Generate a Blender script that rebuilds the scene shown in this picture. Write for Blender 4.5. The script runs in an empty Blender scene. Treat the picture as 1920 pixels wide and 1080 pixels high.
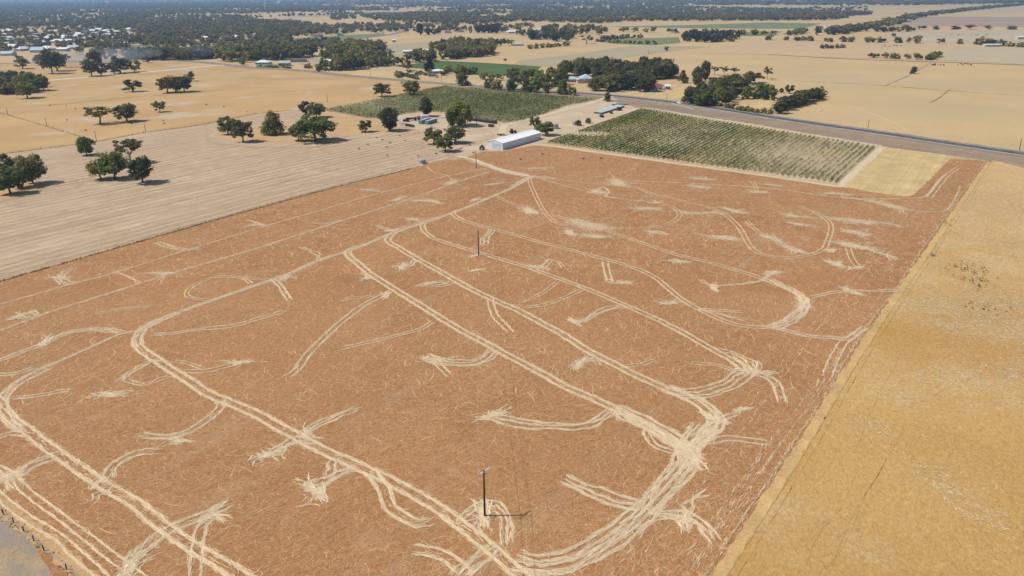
import bpy, math, random
import numpy as np
from mathutils import Matrix, Vector

# ---------------------------------------------------------------- camera
W_, H_ = 1920, 1080
FOC = 1420.0            # focal length in photo pixels
CH = 85.0               # height of the drone above the plain
PITCH = math.atan(552 / FOC)
ROLL = math.radians(0.4)
fwd = np.array([0, math.cos(PITCH), -math.sin(PITCH)])
up0 = np.array([0, math.sin(PITCH), math.cos(PITCH)])
rt0 = np.array([1.0, 0, 0])
rt = math.cos(ROLL) * rt0 - math.sin(ROLL) * up0
upv = math.sin(ROLL) * rt0 + math.cos(ROLL) * up0
sc = bpy.context.scene
col = sc.collection
cd = bpy.data.cameras.new('camera')
cam = bpy.data.objects.new('camera', cd)
col.objects.link(cam)
cd.sensor_width = 36; cd.lens = 36 * FOC / W_
cd.clip_start = 0.5; cd.clip_end = 120000
M = Matrix(((rt[0], upv[0], -fwd[0], 0), (rt[1], upv[1], -fwd[1], 0), (rt[2], upv[2], -fwd[2], CH), (0, 0, 0, 1)))
cam.matrix_world = M
sc.camera = cam

# ---------------------------------------------------------------- light
SUN_EL = math.radians(53); SHADOW_AZ = math.radians(1.5)      # shadows fall to +x
sx, sy = -math.cos(SHADOW_AZ) * math.cos(SUN_EL), -math.sin(SHADOW_AZ) * math.cos(SUN_EL)
sund = Vector((sx, sy, math.sin(SUN_EL)))                   # towards the sun
sl = bpy.data.lights.new('sun', 'SUN'); sl.energy = 4.2; sl.angle = math.radians(0.53); sl.color = (1, 0.95, 0.87)
so = bpy.data.objects.new('sun', sl); col.objects.link(so)
so.rotation_euler = sund.to_track_quat('Z', 'Y').to_euler(); so.location = (-200, 0, 300)
wd = bpy.data.worlds.new('World'); sc.world = wd; wd.use_nodes = True
nt = wd.node_tree; bg = nt.nodes['Background']
sk = nt.nodes.new('ShaderNodeTexSky'); sk.sky_type = 'NISHITA'; sk.sun_disc = False
sk.sun_elevation = SUN_EL; sk.sun_rotation = math.atan2(sx, sy)
nt.links.new(sk.outputs[0], bg.inputs[0]); bg.inputs[1].default_value = 0.098
sc.view_settings.view_transform = 'Standard'; sc.view_settings.look = 'None'
sc.view_settings.exposure = 0.0; sc.view_settings.gamma = 1
sc.cycles.max_bounces = 5; sc.cycles.diffuse_bounces = 2; sc.cycles.transparent_max_bounces = 8
sc.cycles.volume_bounces = 0

rng = np.random.default_rng(7); random.seed(7)

# ---------------------------------------------------------------- helpers
def ray(px, py):
    return fwd + (px - 960) / FOC * rt + (540 - py) / FOC * upv
def G(px, py):
    """photo pixel -> point on the ground plane"""
    d = ray(px, py); d = d * (-CH / d[2]); return np.array([d[0], d[1]])
def Dp(px, py):
    d = ray(px, py); return -CH / d[2]
def MPP(px, py):
    """metres per photo pixel (across) at a ground point"""
    return Dp(px, py) / FOC
def depth_of(x, y, z=0):
    return np.asarray(x) * fwd[0] + np.asarray(y) * fwd[1] + (z - CH) * fwd[2]

def tag(o, label=None, cat=None, group=None, kind=None):
    if label: o['label'] = label
    if cat: o['category'] = cat
    if group: o['group'] = group
    if kind: o['kind'] = kind
    return o
def link(o, parent=None):
    col.objects.link(o)
    if parent is not None: o.parent = parent
    return o
def empty(name, loc=(0, 0, 0), rz=0.0):
    o = bpy.data.objects.new(name, None); o.empty_display_size = 0.5
    o.location = loc; o.rotation_euler = (0, 0, rz); return link(o)

def mesh_quads(name, V, quads, mats, parent=None, smooth=False, midx=None, tri=False):
    """V (n,3), quads (m,4 or 3) numpy -> object"""
    me = bpy.data.meshes.new(name)
    V = np.asarray(V, dtype=np.float32); Q = np.asarray(quads, dtype=np.int32)
    k = Q.shape[1]
    me.vertices.add(len(V)); me.vertices.foreach_set('co', V.ravel())
    me.loops.add(Q.size); me.loops.foreach_set('vertex_index', Q.ravel())
    me.polygons.add(len(Q)); me.polygons.foreach_set('loop_start', np.arange(0, Q.size, k, dtype=np.int32))
    if midx is not None: me.polygons.foreach_set('material_index', np.asarray(midx, dtype=np.int32))
    if smooth: me.polygons.foreach_set('use_smooth', np.ones(len(Q), dtype=bool))
    me.update(calc_edges=True)
    for m in (mats if isinstance(mats, (list, tuple)) else [mats]): me.materials.append(m)
    o = bpy.data.objects.new(name, me)
    return link(o, parent)

class MB:
    """collects boxes, tubes and prisms into ONE mesh"""
    def __init__(s): s.v = []; s.f = []
    def add(s, vs, fs):
        n = len(s.v); s.v += [tuple(p) for p in vs]; s.f += [tuple(i + n for i in q) for q in fs]; return s
    def box(s, x0, x1, y0, y1, z0, z1, bev=0.0):
        if bev <= 0:
            vs = [(x, y, z) for z in (z0, z1) for x, y in ((x0, y0), (x1, y0), (x1, y1), (x0, y1))]
            return s.add(vs, [(3, 2, 1, 0), (4, 5, 6, 7), (0, 1, 5, 4), (1, 2, 6, 5), (2, 3, 7, 6), (3, 0, 4, 7)])
        b = bev; rings = []
        for z, i in ((z0, 0), (z1 - b, 0), (z1, b)):
            rings.append([(x0 + i, y0 + i, z), (x1 - i, y0 + i, z), (x1 - i, y1 - i, z), (x0 + i, y1 - i, z)])
        return s.loft(rings, caps=True)
    def loft(s, rings, caps=True, closed=True):
        k = len(rings[0]); vs = [p for r in rings for p in r]; fs = []
        for a in range(len(rings) - 1):
            for j in range(k if closed else k - 1):
                j2 = (j + 1) % k
                fs.append((a * k + j, a * k + j2, (a + 1) * k + j2, (a + 1) * k + j))
        if caps: fs.append(tuple(range(k - 1, -1, -1))); fs.append(tuple((len(rings) - 1) * k + j for j in range(k)))
        return s.add(vs, fs)
    def tube(s, pts, rad, n=6):
        pts = [Vector(p) for p in pts]; rads = rad if isinstance(rad, (list, tuple)) else [rad] * len(pts)
        rings = []
        for i, p in enumerate(pts):
            d = (pts[min(i + 1, len(pts) - 1)] - pts[max(i - 1, 0)]).normalized()
            a = d.orthogonal().normalized() if abs(d.z) < .9 else Vector((1, 0, 0)).cross(d).normalized()
            b = d.cross(a)
            rings.append([tuple(p + (a * math.cos(t) + b * math.sin(t)) * rads[i]) for t in (2 * math.pi * j / n for j in range(n))])
        return s.loft(rings)
    def build(s, name, m, parent=None, smooth=False):
        me = bpy.data.meshes.new(name); me.from_pydata(s.v, [], s.f); me.update()
        me.materials.append(m)
        if smooth: me.polygons.foreach_set('use_smooth', [True] * len(me.polygons))
        return link(bpy.data.objects.new(name, me), parent)

def copy_tree(o, parent=None):
    c = o.copy(); col.objects.link(c); c.parent = parent
    for ch in list(KIDS.get(o.name, o.children)):
        copy_tree(ch, c)
    return c
KIDS = {}

# ---------------------------------------------------------------- materials
def lin(r, g, b):
    f = lambda c: ((c / 255 + .055) / 1.055) ** 2.4 if c / 255 > .04045 else c / 255 / 12.92
    return (f(r), f(g), f(b), 1)
class NT:
    def __init__(s, name):
        s.m = bpy.data.materials.new(name); s.m.use_nodes = True
        s.t = s.m.node_tree; s.b = s.t.nodes['Principled BSDF']
        s.b.inputs['Roughness'].default_value = 0.9; s.b.inputs['Specular IOR Level'].default_value = 0.15
    def n(s, t, **k):
        x = s.t.nodes.new(t)
        for a, v in k.items(): setattr(x, a, v)
        return x
    def l(s, a, b): s.t.links.new(a, b)
    def pos(s, rot=0.0, scale=(1, 1, 1)):
        """world-scale coordinates (the ground objects sit at the origin)"""
        g = s.n('ShaderNodeTexCoord'); mp = s.n('ShaderNodeMapping')
        mp.vector_type = 'TEXTURE' if False else 'POINT'
        if rot:
            r = s.n('ShaderNodeMapping'); r.inputs['Rotation'].default_value = (0, 0, -rot); s.l(g.outputs['Object'], r.inputs[0]); s.l(r.outputs[0], mp.inputs[0])
        else: s.l(g.outputs['Object'], mp.inputs[0])
        mp.inputs['Scale'].default_value = scale
        return mp.outputs[0]
    def noise(s, vec, scale, detail=4, rough=.55, dist=0.0):
        x = s.n('ShaderNodeTexNoise'); x.inputs['Scale'].default_value = scale; x.inputs['Detail'].default_value = detail
        x.inputs['Roughness'].default_value = rough; x.inputs['Distortion'].default_value = dist
        s.l(vec, x.inputs['Vector']); return x.outputs['Fac']
    def ramp(s, fac, stops, interp='LINEAR'):
        x = s.n('ShaderNodeValToRGB'); e = x.color_ramp.elements; x.color_ramp.interpolation = interp
        while len(e) < len(stops): e.new(.5)
        for i, (p, c) in enumerate(stops):
            e[i].position = p; e[i].color = c if isinstance(c, (tuple, list)) else (c, c, c, 1)
        s.l(fac, x.inputs[0]); return x.outputs[0]
    def mix(s, fac, a, b, mode='MIX'):
        x = s.n('ShaderNodeMix', data_type='RGBA', blend_type=mode)
        if isinstance(fac, (int, float)): x.inputs[0].default_value = fac
        else: s.l(fac, x.inputs[0])
        for i, v in ((6, a), (7, b)):
            if isinstance(v, (tuple, list)): x.inputs[i].default_value = v
            else: s.l(v, x.inputs[i])
        return x.outputs[2]
    def bump(s, h, strength, dist):
        x = s.n('ShaderNodeBump'); x.inputs['Strength'].default_value = strength; x.inputs['Distance'].default_value = dist
        s.l(h, x.inputs['Height']); s.l(x.outputs[0], s.b.inputs['Normal'])
    def out(s, c):
        if isinstance(c, (tuple, list)): s.b.inputs['Base Color'].default_value = c
        else: s.l(c, s.b.inputs['Base Color'])
        return s.m

def A(r, g, b): return (r, g, b, 1)
def sc3(c, k): return (c[0] * k, c[1] * k, c[2] * k, 1)

def ground_mat(name, c, var=.12, rows=None, row_amt=.25, row_sp=4.5, big=60, fine=1.2, alt=None, alt_lo=.55, alt_hi=.7, bump=.0, alt_scale=.02, lines=0):
    k = NT(name); p = k.pos()
    a = k.noise(p, 1 / big, 3); b = k.noise(p, fine, 5, .7)
    base = k.ramp(a, [(.3, sc3(c, 1 - var)), (.7, sc3(c, 1 + var))])
    base = k.mix(1.0, base, k.ramp(b, [(.25, 1 - var * 1.3), (.75, 1 + var * 1.3)]), 'MULTIPLY')
    if alt is not None:
        base = k.mix(k.ramp(k.noise(p, alt_scale, 6, .65, .4), [(alt_lo, 0), (alt_hi, 1)]), base, alt)
    if rows is not None:
        q = k.pos(rot=rows)
        wq = k.n('ShaderNodeMapping'); wq.inputs['Scale'].default_value = (.0035, 1 / row_sp, 1); k.l(q, wq.inputs[0])
        n1 = k.noise(wq.outputs[0], 1.0, 2, .5, 0)
        wq2 = k.n('ShaderNodeMapping'); wq2.inputs['Scale'].default_value = (.012, 3.2 / row_sp, 1); k.l(q, wq2.inputs[0])
        n2 = k.noise(wq2.outputs[0], 1.0, 2, .6, 0)
        base = k.mix(1.0, base, k.ramp(n1, [(.3, 1 - row_amt), (.7, 1 + row_amt)]), 'MULTIPLY')
        base = k.mix(1.0, base, k.ramp(n2, [(.3, 1 - row_amt * .8), (.7, 1 + row_amt * .8)]), 'MULTIPLY')
    if lines:
        q = k.pos(rot=rows); sp_ = k.n('ShaderNodeSeparateXYZ'); k.l(q, sp_.inputs[0])
        wq3 = k.n('ShaderNodeMapping'); wq3.inputs['Scale'].default_value = (.006, .03, 1); k.l(q, wq3.inputs[0])
        ph = k.n('ShaderNodeMath', operation='MULTIPLY'); k.l(k.noise(wq3.outputs[0], 1.0, 2), ph.inputs[0]); ph.inputs[1].default_value = 9.0
        ma = k.n('ShaderNodeMath', operation='MULTIPLY_ADD'); k.l(sp_.outputs[1], ma.inputs[0]); ma.inputs[1].default_value = 6.283 / lines; k.l(ph.outputs[0], ma.inputs[2])
        si = k.n('ShaderNodeMath', operation='SINE'); k.l(ma.outputs[0], si.inputs[0])
        mr = k.n('ShaderNodeMapRange'); k.l(si.outputs[0], mr.inputs[0]); mr.inputs[1].default_value = -1
        base = k.mix(1.0, base, k.ramp(mr.outputs[0], [(.1, .86), (.6, 1.03), (.95, 1.07)]), 'MULTIPLY')
    if bump: k.bump(b, bump, .3)
    return k.out(base)

def simple(name, c, rough=.8, var=.1, scale=3.0, metal=0.0, spec=.2):
    k = NT(name); p = k.pos()
    k.b.inputs['Roughness'].default_value = rough; k.b.inputs['Metallic'].default_value = metal
    k.b.inputs['Specular IOR Level'].default_value = spec
    return k.out(k.ramp(k.noise(p, scale, 4, .6), [(.3, sc3(c, 1 - var)), (.7, sc3(c, 1 + var))]))

def leaf_mat(name, c, hue=.25, trans=.42):
    k = NT(name); p = k.pos()
    oi = k.n('ShaderNodeObjectInfo'); isl = k.n('ShaderNodeNewGeometry')
    base = k.ramp(k.noise(p, .45, 3, .6), [(.3, sc3(c, .62)), (.7, (c[0] * 1.45, c[1] * 1.32, c[2] * 1.1, 1))])
    base = k.mix(1.0, base, k.ramp(isl.outputs['Random Per Island'], [(0, .65), (1, 1.4)]), 'MULTIPLY')
    base = k.mix(1.0, base, k.ramp(oi.outputs['Random'], [(0, (.70, .78, .82, 1)), (.5, (1, 1, 1, 1)), (1, (1.35, 1.2, .95, 1))]), 'MULTIPLY')
    k.b.inputs['Roughness'].default_value = .75
    tr = k.n('ShaderNodeBsdfTranslucent'); k.l(base, tr.inputs[0])
    mx = k.n('ShaderNodeMixShader'); mx.inputs[0].default_value = trans
    k.l(k.b.outputs[0], mx.inputs[1]); k.l(tr.outputs[0], mx.inputs[2])
    k.l(mx.outputs[0], k.t.nodes['Material Output'].inputs[0])
    return k.out(base)

STRAW = A(.62, .48, .29)
ROW = math.radians(55.4)
# the tall russet crop of the main field
k = NT('russet_crop'); p = k.pos()
q = k.pos(rot=math.radians(35), scale=(.55, 1.7, 1))
big = k.ramp(k.noise(p, .016, 4, .6, .5), [(.3, A(.330, .152, .058)), (.7, A(.410, .200, .082))])
grey = k.mix(k.ramp(k.noise(k.pos(rot=ROW, scale=(.010, .20, 1)), 1.0, 4, .65, .4), [(.54, 0), (.72, .6)]), big, A(.40, .27, .165))
fib = k.noise(q, 1.1, 6, .78, 1.4); fib2 = k.noise(k.pos(rot=math.radians(-20), scale=(1.4, .6, 1)), 1.9, 4, .7, 1.5)
cc = k.mix(1.0, grey, k.ramp(fib, [(.30, .52), (.5, .98), (.70, 1.38)]), 'MULTIPLY')
cc = k.mix(k.ramp(fib2, [(.52, 0), (.68, .55)]), cc, A(.58, .37, .20))
cc = k.mix(k.ramp(k.noise(p, .11, 5, .7, .6), [(.56, 0), (.74, .38)]), cc, A(.52, .335, .18))
cc = k.mix(k.ramp(k.noise(p, .05, 4, .65, .4), [(.52, 0), (.70, .5)]), cc, A(.27, .125, .045))
k.bump(k.noise(p, .9, 6, .7, .6), .55, .5)
m_russet = k.out(cc)
# standing golden crop on the right, lodged and bleached in patches
k = NT('golden_crop'); p = k.pos()
big = k.ramp(k.noise(p, .02, 4, .6, .4), [(.3, A(.485, .278, .090)), (.7, A(.59, .368, .138))])
f1 = k.noise(k.pos(rot=math.radians(54), scale=(.7, 1.15, 1)), 1.1, 6, .76, 1.0)
cc = k.mix(1.0, big, k.ramp(f1, [(.30, .76), (.70, 1.18)]), 'MULTIPLY')
far = k.n('ShaderNodeSeparateXYZ'); k.l(p, far.inputs[0])
dmask = k.n('ShaderNodeMath', operation='MULTIPLY_ADD'); k.l(far.outputs[1], dmask.inputs[0]); dmask.inputs[1].default_value = .0011; dmask.inputs[2].default_value = -.17
lod = k.n('ShaderNodeMath', operation='ADD'); k.l(k.noise(p, .03, 5, .7, .5), lod.inputs[0]); k.l(dmask.outputs[0], lod.inputs[1])
wisp = k.noise(p, .75, 6, .75, 2.0)
lm = k.n('ShaderNodeMath', operation='MULTIPLY'); k.l(k.ramp(lod.outputs[0], [(.50, 0), (.66, 1)]), lm.inputs[0]); k.l(k.ramp(wisp, [(.46, 0), (.6, 1)]), lm.inputs[1])
cc = k.mix(lm.outputs[0], cc, A(.62, .49, .30))
dk = k.n('ShaderNodeMath', operation='MULTIPLY'); k.l(k.ramp(lod.outputs[0], [(.48, 0), (.62, 1)]), dk.inputs[0]); k.l(k.ramp(wisp, [(.30, .15), (.42, 0)]), dk.inputs[1])
cc = k.mix(dk.outputs[0], cc, A(.27, .20, .09))
k.bump(k.noise(p, .9, 6, .75, 1.0), .8, .5)
m_gold = k.out(cc)

m_base = ground_mat('dry_pasture', A(.51, .36, .178), .09, big=110, fine=.35, alt=A(.43, .335, .205), alt_lo=.48, alt_hi=.75, alt_scale=.004)
m_stub = ground_mat('stubble', A(.46, .33, .208), .05, rows=ROW, row_amt=.15, row_sp=3.0, lines=5.4, alt=A(.52, .40, .27), alt_lo=.55, alt_hi=.72, alt_scale=.035, fine=.9)
m_goldpast = ground_mat('golden_pasture', A(.47, .302, .132), .10, big=60, fine=.7, alt=A(.49, .385, .26), alt_lo=.54, alt_hi=.66, alt_scale=.022, bump=.4)
m_yellow = ground_mat('yellow_grass', A(.53, .385, .18), .12, rows=math.radians(57), row_amt=.09, row_sp=3, fine=.7, bump=.6, big=9)
m_yard = ground_mat('sandy_yard', A(.50, .375, .25), .07, big=20, fine=.8, alt=A(.57, .45, .31), alt_lo=.5, alt_hi=.7, alt_scale=.05)
m_ochre = ground_mat('ochre_grass', A(.49, .315, .15), .10, big=12, fine=1.2)
m_verge = ground_mat('verge_earth', A(.285, .21, .145), .10, rows=math.radians(-56), row_amt=.10, row_sp=5, big=20, fine=.5, alt=A(.36, .26, .16), alt_lo=.56, alt_hi=.72, alt_scale=.05)
m_grey = ground_mat('grey_stubble', A(.385, .28, .17), .16, big=6, fine=1.8, alt=A(.30, .25, .20), alt_lo=.42, alt_hi=.6, alt_scale=.25, bump=.8)
m_vsoil = ground_mat('vineyard_soil', A(.50, .385, .25), .09, big=25, fine=.8, alt=A(.49, .31, .15), alt_lo=.58, alt_hi=.66, alt_scale=.03)
m_vsoil2 = ground_mat('dry_vine_soil', A(.33, .265, .15), .10, big=25, fine=.6)
m_tracksand = ground_mat('pale_track', A(.58, .46, .31), .06, big=15, fine=.9)
m_green = ground_mat('green_vines', A(.075, .125, .030), .12, rows=math.radians(57), row_amt=.15, row_sp=3, fine=.4)
m_green2 = ground_mat('green_pasture', A(.17, .20, .085), .12, rows=math.radians(57), row_amt=.08, row_sp=6, fine=.2)
m_olive = ground_mat('olive_pasture', A(.37, .31, .185), .06, big=90, fine=.2)
m_plough = ground_mat('ploughed_field', A(.35, .255, .19), .08, rows=math.radians(20), row_amt=.12, row_sp=14, fine=.1)
m_pink = ground_mat('pale_stubble', A(.49, .35, .20), .04, big=160, fine=.12, rows=math.radians(57), row_amt=.03, row_sp=12)
m_gfield = ground_mat('faded_pasture', A(.44, .36, .235), .05, big=120, fine=.12)
m_asph = simple('asphalt', A(.085, .087, .095), .85, .15, .6)
m_oldroad = simple('old_asphalt', A(.22, .205, .19), .9, .12, .3)
m_gravel = simple('gravel', A(.40, .35, .29), .95, .15, 1.2)
m_white = simple('white_paint', A(.75, .75, .72), .6, .04)

# strands of flattened straw
def straw_mat(name, c, lo, hi):
    k = NT(name); g = k.n('ShaderNodeNewGeometry'); p = k.pos()
    b = k.ramp(g.outputs['Random Per Island'], [(0, sc3(c, lo)), (1, sc3(c, hi))])
    b = k.mix(1.0, b, k.ramp(k.noise(p, 1.6, 3, .7), [(.3, .86), (.7, 1.1)]), 'MULTIPLY')
    return k.out(b)
m_straw = straw_mat('flattened_straw', A(.71, .545, .345), .78, 1.2)
m_rutbase = straw_mat('rut_straw', A(.65, .48, .285), .93, 1.05)
m_wisp = straw_mat('loose_straw', A(.60, .37, .18), .8, 1.3)
m_wispg = straw_mat('bleached_crop', A(.66, .49, .27), .75, 1.15)
m_darkline = simple('dark_grass', A(.22, .14, .055), .95, .3, .8)
m_goldline = simple('parted_crop', A(.36, .22, .075), .95, .2, .8)

m_gum = leaf_mat('gum_leaves', A(.195, .200, .068))
m_dark = leaf_mat('dark_leaves', A(.118, .128, .054))
m_conif = leaf_mat('conifer_needles', A(.042, .058, .030))
m_lime = leaf_mat('pale_willow_leaves', A(.145, .165, .065))
m_vivid = leaf_mat('fresh_leaves', A(.185, .225, .058))
m_grey_leaf = leaf_mat('grey_leaves', A(.13, .12, .085))
m_brown_leaf = leaf_mat('dry_leaves', A(.16, .125, .075))
m_vine = leaf_mat('vine_leaves', A(.185, .230, .066))
m_vine2 = leaf_mat('sparse_vine_leaves', A(.185, .235, .062))
m_farleaf = leaf_mat('far_leaves', A(.150, .158, .088))
m_bark = simple('bark', A(.17, .125, .09), .9, .3, 2.0)
m_barkpale = simple('pale_bark', A(.38, .33, .27), .85, .2, 2.0)

# ---------------------------------------------------------------- ground
def inpoly(x, y, poly):
    x = np.asarray(x, float); y = np.asarray(y, float); c = np.zeros(x.shape, bool)
    n = len(poly)
    for i in range(n):
        x1, y1 = poly[i]; x2, y2 = poly[(i + 1) % n]
        if y1 == y2: continue
        t = ((y1 > y) != (y2 > y)) & (x < (x2 - x1) * (y - y1) / (y2 - y1) + x1)
        c ^= t
    return c
def resample(P, step):
    P = np.asarray(P, float); out = []
    for i in range(len(P) - 1):
        n = max(1, int(np.hypot(*(P[i + 1] - P[i])) / step))
        for j in range(n): out.append(P[i] + (P[i + 1] - P[i]) * j / n)
    out.append(P[-1]); return np.array(out)
def smooth(P, step):
    """Catmull-Rom through world points"""
    P = [np.asarray(q, float) for q in P]
    if len(P) < 3: return resample(P, step)
    E = [2 * P[0] - P[1]] + P + [2 * P[-1] - P[-2]]; out = []
    for i in range(1, len(E) - 2):
        a, b, c, d = E[i - 1:i + 3]; n = max(2, int(np.hypot(*(c - b)) / step))
        for j in range(n):
            t = j / n
            out.append(.5 * (2 * b + (c - a) * t + (2 * a - 5 * b + 4 * c - d) * t * t + (3 * b - a - 3 * c + d) * t ** 3))
    out.append(P[-1]); return np.array(out)

def field(name, pts, z, m, jit=0.3, step=3.0):
    w = [G(*p) for p in pts]; w.append(w[0])
    per = sum(np.hypot(*(w[i + 1] - w[i])) for i in range(len(w) - 1))
    st = max(step, per / 900)
    P = resample(w, st)[:-1]
    P = P + rng.normal(0, jit, P.shape) * min(1, 1)
    me = bpy.data.meshes.new(name)
    me.from_pydata([(a, b, z) for a, b in P], [], [tuple(range(len(P)))]); me.update()
    import bmesh
    bm = bmesh.new(); bm.from_mesh(me)
    f = bm.faces[:]
    for q in f:
        q.normal_update()
        if q.normal.z < 0: q.normal_flip()
    bmesh.ops.triangulate(bm, faces=f, ngon_method='EAR_CLIP'); bm.to_mesh(me); bm.free()
    me.materials.append(m)
    o = link(bpy.data.objects.new(name, me)); o['kind'] = 'structure'; return o
def offset(P, d):
    t = np.gradient(P, axis=0); t /= np.maximum(np.hypot(t[:, 0], t[:, 1]), 1e-9)[:, None]
    return P + np.stack([-t[:, 1], t[:, 0]], 1) * (d if np.isscalar(d) else np.asarray(d)[:, None])
def strip(name, P, w0, w1, z, m, jit=0.15, kind='structure'):
    """band between two offsets of a world polyline"""
    n = len(P); a = offset(P, w0 + rng.normal(0, jit, n)); b = offset(P, w1 + rng.normal(0, jit, n))
    V = np.zeros((2 * n, 3)); V[:n, :2] = a; V[n:, :2] = b; V[:, 2] = z
    i = np.arange(n - 1)
    Q = np.stack([i, i + 1, i + 1 + n, i + n], 1)
    if w1 < w0: Q = Q[:, ::-1]
    o = mesh_quads(name, V, Q, m); 
    if kind: o['kind'] = kind
    return o

R = 45000.0
def base_ground():
    xs = np.array([-R, -9000, -3000, -900, 0, 900, 3000, 9000, R]); V = [(x, y, 0) for y in xs + 0 for x in xs]
    n = len(xs); Q = [(j * n + i, j * n + i + 1, (j + 1) * n + i + 1, (j + 1) * n + i) for j in range(n - 1) for i in range(n - 1)]
    o = mesh_quads('ground', V, Q, m_base); o['kind'] = 'structure'
base_ground()

RUSSET = [(-60, 547), (0, 529), (250, 457), (480, 392), (640, 349), (790, 312), (812, 303), (870, 297), (905, 284), (945, 283), (1010, 272), (1300, 309), (1575, 349), (1650, 363), (1700, 369),
          (1716, 363), (1750, 330), (1782, 299), (1820, 299), (1856, 303), (1640, 617), (1500, 845), (1350, 1080), (1296, 1165), (140, 1165), (112, 1080), (0, 943), (-90, 850)]
GOLD = [(1860, 300), (1644, 616), (1354, 1080), (1300, 1165), (2350, 1165), (2350, 335), (1925, 316)]
field('yellow_field', [(1652, 274), (1578, 352), (1700, 371), (1716, 366), (1786, 299), (1793, 290)], .03, m_yellow)
field('stubble_field', [(-60, 558), (0, 528), (250, 457), (480, 392), (640, 349), (790, 312), (870, 297), (905, 283), (940, 250), (932, 230), (880, 222), (800, 215), (700, 225), (615, 213), (560, 206), (480, 214), (372, 235), (270, 249), (180, 266), (0, 290), (-80, 303)], .02, m_stub)
field('russet_field', RUSSET, .05, m_russet, .35)
field('golden_field', GOLD, .05, m_gold, .25)
field('grey_field', [(-80, 880), (0, 963), (125, 1075), (150, 1165), (-300, 1165)], .03, m_grey)
field('upper_golden_pasture', [(-60, 300), (0, 290), (180, 266), (270, 249), (372, 235), (480, 214), (560, 206), (612, 205), (720, 183), (832, 163), (850, 158), (780, 153), (700, 146), (560, 134), (440, 126), (408, 124), (300, 135), (160, 147), (90, 152), (-60, 164)], .03, m_goldpast, .6)
field('left_pasture', [(-60, 162), (90, 150), (160, 144), (300, 132), (408, 121), (380, 117), (300, 114), (100, 113), (-60, 122)], .02, m_goldpast, 1.0)
field('farm_yard', [(612, 206), (700, 223), (760, 237), (800, 250), (870, 296), (905, 283), (945, 283), (1010, 270), (1060, 258), (1203, 204), (1150, 188), (1130, 183), (1060, 200), (985, 227), (945, 232), (880, 224), (830, 214), (790, 212), (760, 214), (700, 222)], .035, m_yard, .5)
field('ochre_paddock', [(430, 264), (480, 266), (560, 266), (650, 252), (720, 246), (765, 238), (730, 228), (612, 211), (575, 214), (560, 232), (480, 240), (470, 252), (400, 250)], .04, m_ochre, .9)
field('ochre_patch', [(-60, 352), (0, 376), (40, 366), (95, 351), (100, 345), (60, 338), (0, 345)], .04, m_ochre, .8)
field('road_verge', [(860, 163), (930, 163), (1075, 173), (1140, 179), (1280, 193), (1430, 213), (1630, 245), (1800, 272), (1990, 303), (1990, 325), (1925, 319), (1865, 303), (1790, 292), (1655, 275), (1400, 230), (1205, 204), (1150, 190), (1118, 188), (930, 172)], .045, m_verge, .5)
field('grass_island', [(1160, 178), (1262, 186), (1290, 178), (1340, 165), (1300, 156), (1230, 160), (1190, 170)], .03, m_yellow, .6)
VINE = [(1014, 266), (1575, 347), (1652, 275), (1203, 203)]
field('vineyard_ground', VINE, .06, m_vsoil, .3)
VINE2 = [(606, 207), (720, 184), (833, 162), (900, 167), (960, 172), (1045, 181), (1124, 187), (1060, 199), (980, 228), (948, 230), (880, 221), (835, 211), (798, 209), (765, 213), (720, 222), (690, 222)]
field('dry_vineyard_ground', VINE2, .05, m_vsoil2, .5)
# far fields
FARG = [
 ('green_vineyard', [(735, 124), (772, 120), (826, 114), (870, 116), (932, 119), (960, 121), (1016, 125), (1000, 138), (960, 143), (895, 141), (800, 130)], m_green),
 ('green_pasture', [(547, 72), (642, 66), (720, 62), (724, 65), (655, 75), (592, 77), (550, 78)], m_green2),
 ('green_pasture', [(240, 85), (340, 80), (400, 75), (465, 72), (479, 75), (408, 80), (337, 86), (240, 90)], m_green2),
 ('green_pasture', [(-60, 40), (40, 43), (25, 48), (-60, 49)], m_green2),
 ('orchard_ground', [(1117, 76), (1172, 72), (1272, 70), (1276, 80), (1227, 85), (1150, 82)], m_green2),
 ('olive_pasture', [(960, 121), (975, 113), (1060, 104), (1185, 86), (1297, 87), (1330, 88), (1210, 102), (1150, 112), (1060, 124), (1014, 124)], m_olive),
 ('green_field', [(1130, 50), (1297, 47), (1440, 42), (1540, 44), (1503, 54), (1440, 54), (1300, 53)], m_green2),
 ('green_pasture', [(1380, 60), (1470, 59), (1440, 67), (1385, 68)], m_green2),
 ('pale_stubble_field', [(1310, 100), (1440, 78), (1800, 85), (1755, 115), (1440, 103)], m_pink),
 ('faded_field', [(1752, 112), (1803, 87), (1960, 91), (2100, 95), (2100, 128), (1920, 121)], m_gfield),
 ('faded_field', [(1640, 77), (1690, 60), (1960, 55), (2100, 55), (2100, 87), (1920, 85)], m_gfield),
 ('ploughed_field', [(1610, 48), (1690, 41), (1727, 31), (1950, 32), (2100, 34), (2100, 54), (1920, 51), (1727, 48)], m_plough),
 ('faded_field', [(1757, 20), (1785, 17), (1950, 18), (2100, 18), (2100, 24), (1950, 24)], m_gfield),
 ('olive_pasture', [(720, 97), (730, 84), (800, 78), (875, 80), (815, 92), (790, 97)], m_olive),
 ('green_field', [(600, 25), (720, 22), (820, 23), (820, 26), (700, 27)], m_green2),
 ('green_field', [(540, 28), (628, 26), (626, 30), (560, 32)], m_olive),
 ('green_pasture', [(480, 121), (500, 117), (530, 124), (545, 128), (480, 127)], m_green2),
 ('olive_pasture', [(670, 104), (720, 99), (770, 101), (760, 108), (700, 110)], m_olive),
 ('olive_pasture', [(560, 112), (595, 108), (612, 118), (590, 124), (560, 120)], m_olive),
 ('ochre_paddock', [(1380, 205), (1440, 186), (1452, 190), (1442, 208)], m_yellow),
]
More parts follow.
